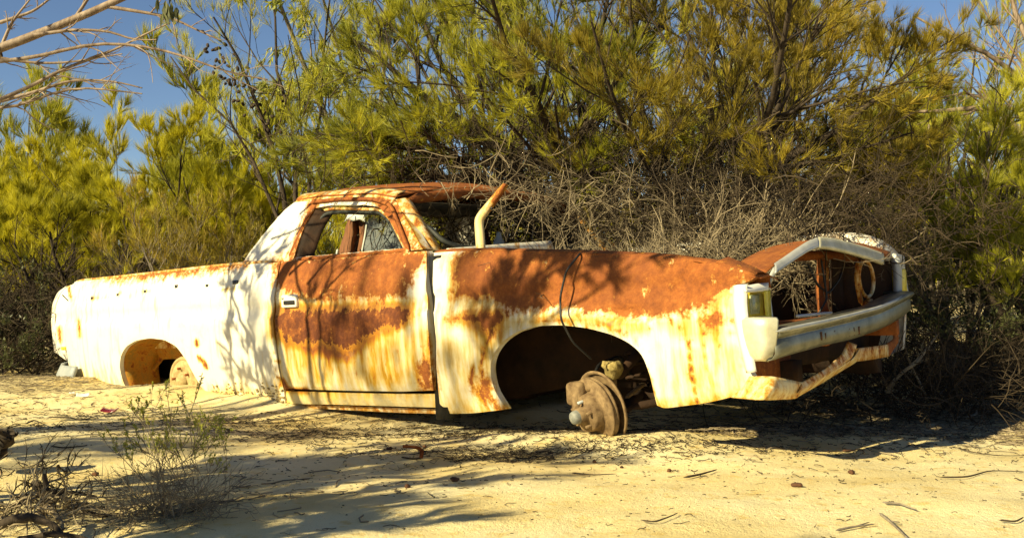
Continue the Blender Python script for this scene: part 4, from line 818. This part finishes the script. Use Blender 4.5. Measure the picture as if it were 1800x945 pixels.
o = link('far_foliage', needle_mesh('far_foliage', [needles(P2, 13, .30, .022, .28, .4, rng, clump=cl)]), 'leaf_y', smooth=False); tag(o, 'yellow-green foliage of the far wood behind all the shrubs', 'wood', kind='stuff')

# --- dead brush heaped in the engine bay, over the roof and beside the wreck
def brush(name, label, boxes, seed, mat, r=.0022, cat='dead brush', car_frame=True):
    rng = np.random.default_rng(seed); parts = []
    for (c, s_, n, L, dirb) in boxes:
        p = rng.normal(size=(n, 3)) * np.array(s_) * .5 + np.array(c); d = unit(rng.normal(size=(n, 3)) * .8 + np.array(dirb)); K = 6; P = np.empty((n, K, 3)); P[:, 0] = p; l = L * rng.uniform(.4, 1.3, n) / (K - 1)
        curl = rng.normal(size=(n, 3)) * .22
        for k in range(1, K): d = unit(d + curl + rng.normal(size=(n, 3)) * .13); P[:, k] = P[:, k - 1] + d * l[:, None]
        R = (r * rng.uniform(.6, 1.7, n))[:, None] * np.linspace(1, .4, K)[None]; parts.append(tubes(P, R, 3))
        P2, R2 = kids(P, R, 3, .2, .9, 35, .45, .7, 0, 4, .15, rng, rmin=r * .5); parts.append(tubes(P2, R2, 3))
    V, F = merge(parts)
    if car_frame: V = V @ np.array(CM).T + np.array(CT)
    return tag(link(name, np_mesh(name, V, F), mat), label, cat, kind='stuff')
brush('dead_brush', 'heap of bleached dead twigs filling the open engine bay', [((-.25,.30,.80), (.8,.7,.08), 900, .26, (0, 0, .1)), ((.15,.3,.76), (.4,.7,.08), 380, .24, (0, -.1, .3))], 201, 'dead', .0024)
brush('dead_brush', 'tangle of pale dead twigs drooping over the windscreen and roof edge', [((-1.0,.1,1.30), (.55,.7,.14), 170, .30, (0, -.2, -.7)), ((-.55,.5,1.05), (.8,.6,.25), 260, .34, (0, -.1, -.2))], 202, 'dead', .0022)
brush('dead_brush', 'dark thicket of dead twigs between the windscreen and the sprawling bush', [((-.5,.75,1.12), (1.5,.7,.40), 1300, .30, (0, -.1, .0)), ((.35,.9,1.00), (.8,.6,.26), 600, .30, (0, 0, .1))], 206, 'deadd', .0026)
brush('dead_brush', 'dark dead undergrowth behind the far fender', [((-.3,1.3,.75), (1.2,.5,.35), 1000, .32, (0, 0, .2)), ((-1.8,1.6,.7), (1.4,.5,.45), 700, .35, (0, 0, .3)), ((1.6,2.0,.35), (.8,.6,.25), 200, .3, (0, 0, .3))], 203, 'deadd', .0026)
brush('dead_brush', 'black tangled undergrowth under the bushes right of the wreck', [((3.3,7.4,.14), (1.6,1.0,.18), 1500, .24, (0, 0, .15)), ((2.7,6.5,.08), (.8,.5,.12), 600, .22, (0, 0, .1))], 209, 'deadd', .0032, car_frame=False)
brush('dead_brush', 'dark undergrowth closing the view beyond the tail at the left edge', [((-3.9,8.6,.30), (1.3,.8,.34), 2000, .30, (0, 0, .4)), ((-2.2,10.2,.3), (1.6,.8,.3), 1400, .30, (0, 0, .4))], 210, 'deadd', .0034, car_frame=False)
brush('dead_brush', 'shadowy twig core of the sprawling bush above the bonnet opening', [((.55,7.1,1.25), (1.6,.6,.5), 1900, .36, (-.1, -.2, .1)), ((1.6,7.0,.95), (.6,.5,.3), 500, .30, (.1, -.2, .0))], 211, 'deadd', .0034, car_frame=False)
brush('dead_brush', 'spray of straw-coloured twigs standing just behind the nose panel', [((.1,.5,.88), (.35,.35,.08), 260, .36, (.75, .1, .6))], 204, 'dead', .0034)
brush('dead_brush', 'dry sticks lying under and beside the right end of the bumper', [((2.05,5.65,.08), (.9,.45,.12), 360, .32, (0, 0, .1)), ((2.05,5.6,.16), (.25,.25,.14), 36, .36, (0, 0, 1.))], 205, 'deadd', .0030, car_frame=False)

# --- litter on the sand
def litter(name, label, zones, seed, mat, r=.0014, L=.06, cat='leaf litter', lift=.004):
    rng = np.random.default_rng(seed); ps = []
    for (x, y, sx, sy, n) in zones: ps.append(np.stack([rng.normal(size=n) * sx + x, rng.normal(size=n) * sy + y], 1))
    p = np.concatenate(ps); p = p[(p[:, 1] > 1.6)]; n = len(p); a = rng.uniform(0, 2 * np.pi, n); l = L * rng.uniform(.3, 1.6, n); K = 4; cur = rng.normal(size=n) * .35; P = np.empty((n, K, 3))
    for k in range(K):
        P[:, k, 0] = p[:, 0] + np.cos(a + cur * k) * l * k / 3; P[:, k, 1] = p[:, 1] + np.sin(a + cur * k) * l * k / 3; P[:, k, 2] = gh(P[:, k, 0], P[:, k, 1]) + lift * rng.uniform(.2, 2.2, n)
    R = (r * rng.uniform(.5, 1.6, n))[:, None] * np.ones((1, K)); V, F = tubes(P, R, 3)
    return tag(link(name, np_mesh(name, V, F), mat), label, cat, kind='stuff')
litter('needle_litter', 'dark fallen needles scattered over the sand along the wreck', [(.0,4.5,.28,.09,420), (.15,4.62,.5,.08,300), (-.9,5.2,.6,.14,500), (-2.3,5.0,.4,.2,350), (-2.6,5.9,.6,.3,500), (1.5,4.6,.7,.5,260), (-.3,3.6,1.2,.9,120), (1.9,5.2,.9,.3,1200), (1.1,5.05,.5,.12,400), (-.2,5.0,.7,.10,700), (.5,4.5,.6,.12,500), (-1.2,5.6,.4,.12,400), (-.5,5.35,.8,.1,400)], 301, 'deadd', .0012, .035)
litter('needle_litter', 'pale straw litter under the bushes to the right of the wreck', [(2.3,5.7,.9,.5,2600), (2.3,5.15,.6,.12,500), (1.0,4.95,.35,.05,260), (2.9,6.6,1.,.8,1200), (-3.2,7.2,.8,.7,900), (-1.3,3.5,.4,.35,160)], 302, 'dead', .0019, .08)
rng = np.random.default_rng(71); q = []
for _ in range(520):
    u = rng.uniform(352, 498); v = 712 - abs(rng.normal()) * 13 - (498 - u) * .05; 
    if u < 372 and v < 690: continue
    p = on(u, v, side); sz = rng.uniform(.002, .007); q.append(box(p[0] - sz, p[0] + sz * rng.uniform(.5, 2), p[1] - sz * .6, p[1] + .003, p[2] - sz * .7, p[2] + sz * .7))
V, F = merge(q); tag(link('caked_dirt', np_mesh('caked_dirt', V, F), 'dirt', quarter), kind='stuff')
litter('sand_debris', 'small dark crumbs and short needles peppering the open sand', [(.4,3.4,1.6,.9,900), (1.0,4.3,1.4,.35,500), (-.9,4.3,.9,.4,500)], 303, 'deadd', .0011, .010, lift=.001)

def stick(label, px, r, mat='deadd', name='stick', lift=.008, fork=None, cat='stick', hs=None):
    pts = []
    for i, (u, v) in enumerate(px): x, y = GP(u, v); pts.append((x, y, float(gh(x, y)) + lift + (hs[i] if hs else 0)))
    r = r * .7; parts = [one_tube(pts, r, r * .45, 6, len(pts) * 4)]
    b = np.array(pts)
    for f in (fork or []):
        q = [(*GP(u, v), 0) for u, v in f]; q = [(x, y, float(gh(x, y)) + lift) for x, y, _ in q]; parts.append(one_tube(q, r * .6, r * .3, 5, len(q) * 4))
    return tag(mk(name, parts, mat, None, True), label, cat, 'loose sticks on the sand')
stick('crooked dark stick on shaded sand left of the small shrub', [(82,736),(110,734),(145,741),(178,731)], .006)
stick('thin curved stick behind the crooked one at the far left', [(44,748),(60,740),(80,750)], .006)
stick('short low stick in the shade at far left', [(88,786),(110,790),(155,785)], .006)
stick('thin stick reaching right from the foot of the small shrub', [(335,905),(370,885),(400,886),(428,884)], .004)
stick('forked grey stick near the bottom right edge of the track', [(1545,905),(1565,922),(1585,940),(1600,955)], .007, 'barkg', fork=[[(1562,920),(1583,922)]])
stick('splintered brown stick left of the forked grey one', [(1468,937),(1500,930),(1540,925)], .006, 'barkg', fork=[[(1500,931),(1530,921)]])
stick('dark bent stick lying on bright sand below the bumper', [(1200,843),(1230,838),(1262,828)], .006)
stick('long thin twig on bright sand at the right edge', [(1648,842),(1700,842),(1740,830),(1800,832)], .005)
stick('little curved stick right of the brake disc', [(1003,834),(1040,838),(1085,836)], .005)
stick('long wiry twig crossing the sand at far right', [(1682,790),(1720,800),(1765,804),(1810,803)], .004)
stick('short split twig on the bright sand at lower centre right', [(1550,889),(1580,889),(1614,901)], .006, 'barkg')
stick('curved twig resting at bottom centre right', [(1125,918),(1150,922),(1180,911),(1192,905)], .004)
stick('flat chip of bark on the sand below the valance', [(1480,795),(1505,794)], .008, 'nut')
stick('pale bleached stick poking in at the right edge', [(1740,712),(1760,722),(1785,727),(1815,730)], .016, 'dead', lift=.02, fork=[[(1766,724),(1773,708)]])
stick('crooked root rising from the litter near the right edge', [(1690,740),(1716,738),(1720,722),(1708,708),(1722,704)], .010, 'barkg', hs=[0, .0, .03, .05, .03], lift=.02)
stick('thin twig beside the stone at bottom right', [(1755,918),(1785,921),(1800,914)], .005)
# nuts and crumbs one can count
def lump(label, u, v, s, mat='nut', name='gum_nut', cat='seed pod', sq=(1, .8, .7), seed=1):
    x, y = GP(u, v); V, F = lathe([(.001, -.5), (.32, -.42), (.5, -.1), (.48, .2), (.3, .42), (.001, .5)], (0, 0, 0), (.4, .2, 1), 12); V = V * s * np.array(sq)
    V = V + (np.stack([vnoise(V[:, 0] * 2.2 / s + seed, V[:, 2] * 2.2 / s + V[:, 1] * 2 / s, 5 + j) for j in range(3)], 1) - .5) * s * .35
    o = mk(name, (V, F), mat, None, True); o.location = (x, y, float(gh(x, y)) + s * .25); o.rotation_euler = (0, 0, seed); return tag(o, label, cat, 'seed pods and crumbs on the sand')
for i, a in enumerate([('dark two-lobed seed pod on shaded sand at lower centre', 799, 847, .030), ('brown nut with a stalk alone on bright sand at right', 1497, 832, .024), ('dark pod in the shade just above the rust curl', 714, 784, .018), ('dark pod left of the rust curl', 684, 790, .024), ('small dark pod right of the rust curl', 746, 786, .020),
    ('brown pod in the shade right of the dead roots', 167, 836, .026), ('grey pod on the sand below the brake disc', 1045, 813, .018), ('reddish crumb on shaded sand at bottom centre', 716, 857, .020), ('flat brown crumb on bright sand near the bottom right', 1400, 855, .026), ('tiny grey pebble right of the grey pod', 1093, 822, .013), ('tan flake at the edge of the litter below the front wheel arch', 1177, 829, .018)]):
    lump(*a, seed=i + 1, sq=(1.4, .7, .6) if i in (0, 3, 8) else (1, .85, .8))
# scraps by the tail
def plate(label, u, v, w_, h_, mat, cat, name, rot=0, bend=.3):
    x, y = GP(u, v); rows = [[(a * w_, b * h_, bend * w_ * (a * a) + .004) for a in (-.5, -.2, .2, .5)] for b in (-.5, 0, .5)]
    o = sheet(name, rows, mat, None, .003, 3, .004); o.location = (x, y, float(gh(x, y)) + .008); o.rotation_euler = (.25, 0, rot); return tag(o, label, cat)
plate('broken white plastic scrap on the sand below the tail', 146, 698, .07, .05, 'white', 'plastic scrap', 'plastic_scrap', .3)
plate('tiny white plastic chip left of the larger white scrap', 127, 694, .03, .02, 'white', 'plastic scrap', 'plastic_scrap', .8)
plate('dark red piece of tail lamp lens on the sand near the rear wheel', 193, 716, .085, .045, 'redlens', 'lens fragment', 'lens_fragment', -.1, .5)
x, y = GP(722, 806); z = float(gh(x, y))
rc_ = empty('rust_curl', (x, y, z), label='curled orange rust strip on shaded sand in front of the door', cat='rust scrap')
sheet('curled_strip', [[(.03,.03,.0), (.035,.02,.03), (.02,-.01,.045), (-.03,-.02,.05)], [(.045,.03,.0), (.052,.02,.03), (.035,-.012,.055), (-.03,-.02,.062)]], 'rustbit', rc_, .003, 5)
mk('dark_end', [one_tube([(.04,.02,.002), (.0,.0,.004), (-.04,.015,.008)], .005, .003, 6)], 'deadd', rc_, True)

# --- small shrub in the foreground
x, y = GP(305, 905); z = float(gh(x, y)); rng = np.random.default_rng(4)
st = [[(x + rng.normal() * .02, y + rng.normal() * .02, z), (x + a * .4, y + rng.normal() * .05, z + h * .45), (x + a, y + rng.normal() * .09, z + h)] for a, h in [(-.16,.24), (-.10,.28), (-.05,.22), (.0,.20), (.02,.33), (.05,.30), (.09,.27), (.13,.25), (-.20,.18), (.16,.20)]]
plant('small_shrub', 'small green sprigged shrub with grey dead base growing on the sand in the left foreground', 'shrub', (x, y, z), st, 401, [LV(6, 26, .40, .5, t0=.35), LV(3, 28, .5, .5, K=3)], dict(n=13, length=.011, width=.0034, spread=.9, up=.5), 'dead', 'sprig', sr=.0022, broad=True, zmin_leaf=lambda a, b, r: z + .11 + 0 * a, kindnames=('stems', 'twigs', 'leaves'))
rng = np.random.default_rng(44); n = 150; P = np.empty((n, 6, 3)); P[:, 0] = np.array([x - .02, y, z]) + rng.normal(size=(n, 3)) * [.09, .05, .01]; d = unit(rng.normal(size=(n, 3)) * .55 + [-.15, 0, .55]); cu = rng.normal(size=(n, 3)) * .12 + [0, 0, -.12]
for k in range(1, 6): d = unit(d + cu + rng.normal(size=(n, 3)) * .12); P[:, k] = P[:, k - 1] + d * .04
P[:, :, 2] = np.maximum(P[:, :, 2], gh(P[:, :, 0], P[:, :, 1]) + .004)
V, F = tubes(P, np.full((n, 6), .0014) * np.linspace(1, .5, 6), 3); P2, R2 = kids(P, np.full((n, 6), .0013), 3, .2, 1, 35, .5, .8, 0, 4, .2, rng, rmin=.0007); V2, F2 = tubes(P2, R2, 3); V, F = merge([(V, F), (V2, F2)])
tag(link('dead_twigs', np_mesh('dead_twigs', V, F), 'dead'), 'bleached dead twigs splayed round the foot of the small foreground shrub', 'dead twigs', kind='stuff')
# thin seedling stems before the rear wheel
for i, (u, v, h, lb) in enumerate([(270, 722, .13, 'single green shoot standing before the rear wheel'), (385, 775, .10, 'short green shoot below the dirt-caked quarter panel'), (240, 740, .10, 'faint green shoot left of the rear wheel')]):
    sx, sy = GP(u, v); sz = float(gh(sx, sy)); plant('green_shoot', lb, 'seedling', (sx, sy, sz), [[(sx, sy, sz - .01), (sx + .01, sy, sz + h * .5), (sx, sy, sz + h)], [(sx, sy, sz - .01), (sx + .03, sy, sz + h * .4), (sx + .04, sy, sz + h * .7)]], 500 + i, [LV(5, 24, .3, .4), LV(2, 20, .3, .4, K=3)], dict(n=8, length=.014, width=.005, spread=.8, up=.5), 'barkg', 'sprig', sr=.002, broad=True, kindnames=('stems', 'twigs', 'leaves'))

# --- dead roots at the lower left
def logp(label, px, r0, r1, mat='bark', name='dead_branch', d=3.3, cat='dead branch', kidsn=3, seed=1):
    pts = [W(u, v, dd) for u, v, dd in px]; pts = [np.array([p[0], p[1], max(p[2], float(gh(p[0], p[1])) + r1)]) for p in pts]; P = resample(pts, 12)[None]; P[0, 1:-1] += np.random.default_rng(seed).normal(size=(10, 3)) * r0 * .14
    Rr = np.linspace(r0, r1, 12)[None] * np.random.default_rng(seed + 1).uniform(.85, 1.15, (1, 12)); parts = [tubes(P, Rr, 8)]
    P2, R2 = kids(P, Rr, kidsn, .3, 1, 50, .35, .45, .1, 5, .3, np.random.default_rng(seed)); parts.append(tubes(P2, R2, 5)); P3, R3 = kids(P2, R2, 3, .2, 1, 45, .5, .5, 0, 4, .3, np.random.default_rng(seed)); parts.append(tubes(P3, R3, 4))
    return tag(mk(name, parts, mat, None, True), label, cat, 'dead roots and branches on the ground')
logp('dark upright stub of a dead root at the left edge of the foreground', [(75,900,3.3),(80,860,3.3),(78,832,3.3)], 0.0136, 0.0062, seed=3, kidsn=3)
logp('grey dead root running right from the upright stub', [(60,850,3.5),(110,872,3.4),(150,900,3.3),(190,905,3.3)], 0.0124, 0.0050, seed=4, kidsn=3)
logp('dark tangled root in the lower left corner', [(-20,930,3.0),(40,905,3.0),(90,915,3.0),(120,950,2.95)], 0.0149, 0.0062, 'bark', seed=5, kidsn=3)
logp('pale splintered dead wood beside the tangled root', [(80,890,3.15),(100,905,3.1),(112,930,3.05),(90,960,3.0)], 0.0099, 0.0050, 'dead', seed=6, kidsn=3)
logp('thin dark root above the tangled one', [(20,890,3.4),(70,868,3.5),(120,862,3.5),(170,872,3.5)], 0.0087, 0.0037, 'bark', seed=7, kidsn=3)
logp('weathered root at the bottom edge of the left foreground', [(-10,965,2.9),(50,945,2.9),(110,935,2.9),(160,950,2.9)], 0.0112, 0.0050, 'bark', seed=8, kidsn=3)
logp('brown stump fragment at the left edge above the roots', [(-15,790,4.1),(8,775,4.1),(20,760,4.1)], .05, .02, 'bark', seed=9, kidsn=3)
brush('dead_brush', 'dark mat of dead twigs and litter around the roots in the lower left corner', [((-1.42,3.3,.05), (.20,.16,.015), 110, .07, (0, 0, .2)), ((-1.65,3.9,.05), (.12,.12,.03), 40, .09, (0, 0, .3))], 207, 'deadd', .0020, car_frame=False)
brush('dead_brush', 'paler broken twigs lying on the dark root litter', [((-1.35,3.15,.06), (.15,.15,.04), 45, .14, (0, 0, .2))], 208, 'dead', .0028, car_frame=False)
logp('bleached forked stick standing right of the bumper end', [(1630,700,5.7),(1600,640,5.7),(1588,600,5.7),(1583,560,5.7)], .008, .004, 'dead', seed=10, kidsn=5)
logp('bent pale dead stem under the right end of the bumper', [(1560,690,5.6),(1575,660,5.6),(1610,640,5.6),(1650,585,5.7)], .012, .005, 'dead', seed=11, kidsn=6)

# --- gum at the left whose bare limbs reach into the picture
gx_, gy_ = -3.35, 3.9
LD = 5.0
trunk = [(gx_, gy_, -.05), (gx_ - .05, gy_ + .1, .9), (gx_ + .1, gy_ + .4, 1.4)]
A = [trunk[-1]] + [wz(u, v, LD) for u, v in [(-120,125),(0,88),(60,62),(130,35),(190,12),(270,-30)]]
lim = [trunk + A[1:3], A]
tips = [[(-150,130),(0,200),(60,175),(130,150),(190,158),(250,165)], [(0,108),(80,100),(130,80),(190,74),(250,80),(320,95),(400,130),(470,140)], [(0,175),(60,150),(110,120),(150,108),(200,90),(250,62),(300,40)], [(60,62),(130,52),(200,55),(230,72),(275,70)], [(190,12),(240,20),(300,30),(350,55),(385,70)], [(0,178),(70,160),(120,140),(200,142),(250,155)],
  [(130,35),(160,-10),(200,-40)], [(0,88),(20,40),(60,-10)], [(0,40),(60,20),(110,-20)], [(-60,90),(40,110),(110,112),(170,102),(215,95)]]
allst = [np.array(resample(l, 14)) for l in lim] + [np.array(resample([wz(u, v, LD + .05 * i - .2) for u, v in t], 14)) for i, t in enumerate(tips)]
root = empty('gum_tree', (gx_, gy_, 0), label='gum tree beyond the left edge whose bare grey limbs cross the sky at top left', cat='tree'); b = np.array([gx_, gy_, 0])
P = np.stack(allst) - b; R = np.stack([np.linspace(.05, .034, 14), np.linspace(.034, .014, 14)] + [np.linspace(.0095, .003, 14)] * len(tips)); V, F = tubes(P, R, 8); link('trunk', np_mesh('trunk', V, F), 'barkw', root)
rg = np.random.default_rng(77); P2, R2 = kids(P[2:], R[2:], 8, .2, 1, 34, .28, .55, .05, 6, .16, rg); P3, R3 = kids(P2, R2, 3, .2, 1, 34, .45, .6, 0, 4, .16, rg, rmin=.001); V, F = merge([tubes(P2, R2, 5), tubes(P3, R3, 3)]); tag(link('bare_twigs', np_mesh('bare_twigs', V, F), 'barkw', root), kind='stuff')
hl = [W(295 + rg.normal() * 9, 2 + rg.normal() * 8, 4.8 + rg.normal() * .05) - b for _ in range(16)]
Pq = np.stack([np.stack([h, h + [0, 0, -.03]]) for h in hl]); tag(link('hanging_leaves', needle_mesh('hanging_leaves', [needles(Pq, 3, .075, .016, .35, -1., rg)], True), 'leaf_s', root, smooth=False), kind='stuff')

# --- trees on the sunny side of the track, behind the camera: they throw the shade seen on the wreck and the sand
def shade_tree(name, label, x, y, h, spread, seed, stems=5, k=(5, 5, 5), n=9, sr=.04, lean=(0, 0)):
    bush(name, label, 'tree', x, y, h, spread, seed, stems=stems, k=k, nd=dict(n=n, length=.16, width=.006, spread=.3, up=.4), sr=sr, leaf='leaf_g', lean=lean)
def shade(label, x, y, z0, h, spread, seed, k, n, sr=.03, width=.006):
    rng = np.random.default_rng(seed); zb = float(gh(x, y)); st = []
    for q in vase((x, y, z0), 5, h, spread, rng): st.append([(x, y, zb), (x, y, zb + (z0 - zb) * .5)] + q)
    plant('track_side_tree', label, 'tree', (x, y, zb), st, seed, [LV(k[0], 36, .3, .3, t0=.45), LV(k[1], 34, .5, .3), LV(k[2], 30, .5, .3, K=3)], dict(n=n, length=.13, width=width, spread=.3, up=.4), 'bark', 'leaf_g', sr=sr, curve=9)
def up(u, v, dz):                                        # the point dz above, towards the sun, from a spot on the wreck's side
    return np.array(CM @ Vector(on(u, v, side)) + CT) + np.array(sv) / sv.z * dz
def limb_tree(label, base, dz, limbs, seed, k, nd, sr):
    st = []
    for L in limbs: q = [up(u, v, dz) for u, v in L]; st.append([(base[0], base[1], -.02), (base[0] * .85 + q[0][0] * .15, base[1] * .85 + q[0][1] * .15, q[0][2] * .6)] + q)
    plant('track_side_tree', label, 'tree', (base[0], base[1], 0), st, seed, [LV(k[0], 30, .16, .2, t0=.62, rr=.42), LV(k[1], 32, .5, .2), LV(k[2], 30, .5, .2, K=3)], nd, 'bark', 'leaf_g', sr=sr, curve=16)
nds = dict(n=10, length=.08, width=.008, spread=.3, up=.2)
limb_tree('slim sapling beyond the left edge of the picture throwing shade on the rear panel', (-3.3, 4.9), 1.2, [[(500,720),(462,650),(420,570),(400,500),(398,440)], [(470,700),(452,620),(440,560),(445,480)], [(500,720),(470,690),(420,650),(380,600)], [(420,470),(450,430),(480,390)]], 601, (7, 4, 3), nds, .028)
limb_tree('young tree left of the photographer throwing shade on the front fender', (-2.5, 3.1), 1.45, [[(860,640),(880,570),(905,500),(950,465),(1030,440)], [(870,600),(895,540),(930,500),(985,470)], [(880,560),(890,500),(915,460),(950,430)], [(870,610),(960,560),(1040,500),(1110,465)]], 602, (8, 5, 4), nds | dict(n=13), .030)
limb_tree('thin straight sapling left of the track', (-3.2, 4.2), 1.25, [[(560,640),(566,550),(573,500),(577,450),(580,380)], [(545,620),(545,560),(528,500),(520,455)]], 608, (3, 3, 3), nds | dict(n=6), .034)
shade('tall open tree far to the left of the track', -6.6, 1.2, 3.2, 1.5, .9, 603, (6, 5, 4), 9, .03, .010)
shade('low bush just outside the left foreground', -2.4, 3.1, .55, .8, .42, 604, (7, 5, 4), 10, .020, .009)
shade('low bush left of and behind the first foreground bush', -2.0, 2.25, .5, .65, .38, 605, (7, 5, 4), 10, .020, .009)
shade('tall tree well behind the photographer', -3.55, -1.15, 3.1, .6, .35, 606, (7, 6, 5), 18, .02, .010)
shade('low bush among the trees left of the track', -3.1, 4.1, .3, .7, .5, 607, (6, 5, 4), 9, .020, .009)
shade('another low bush at the left side of the track', -3.0, 2.2, 1.2, .8, .5, 609, (6, 5, 4), 9, .020, .009)
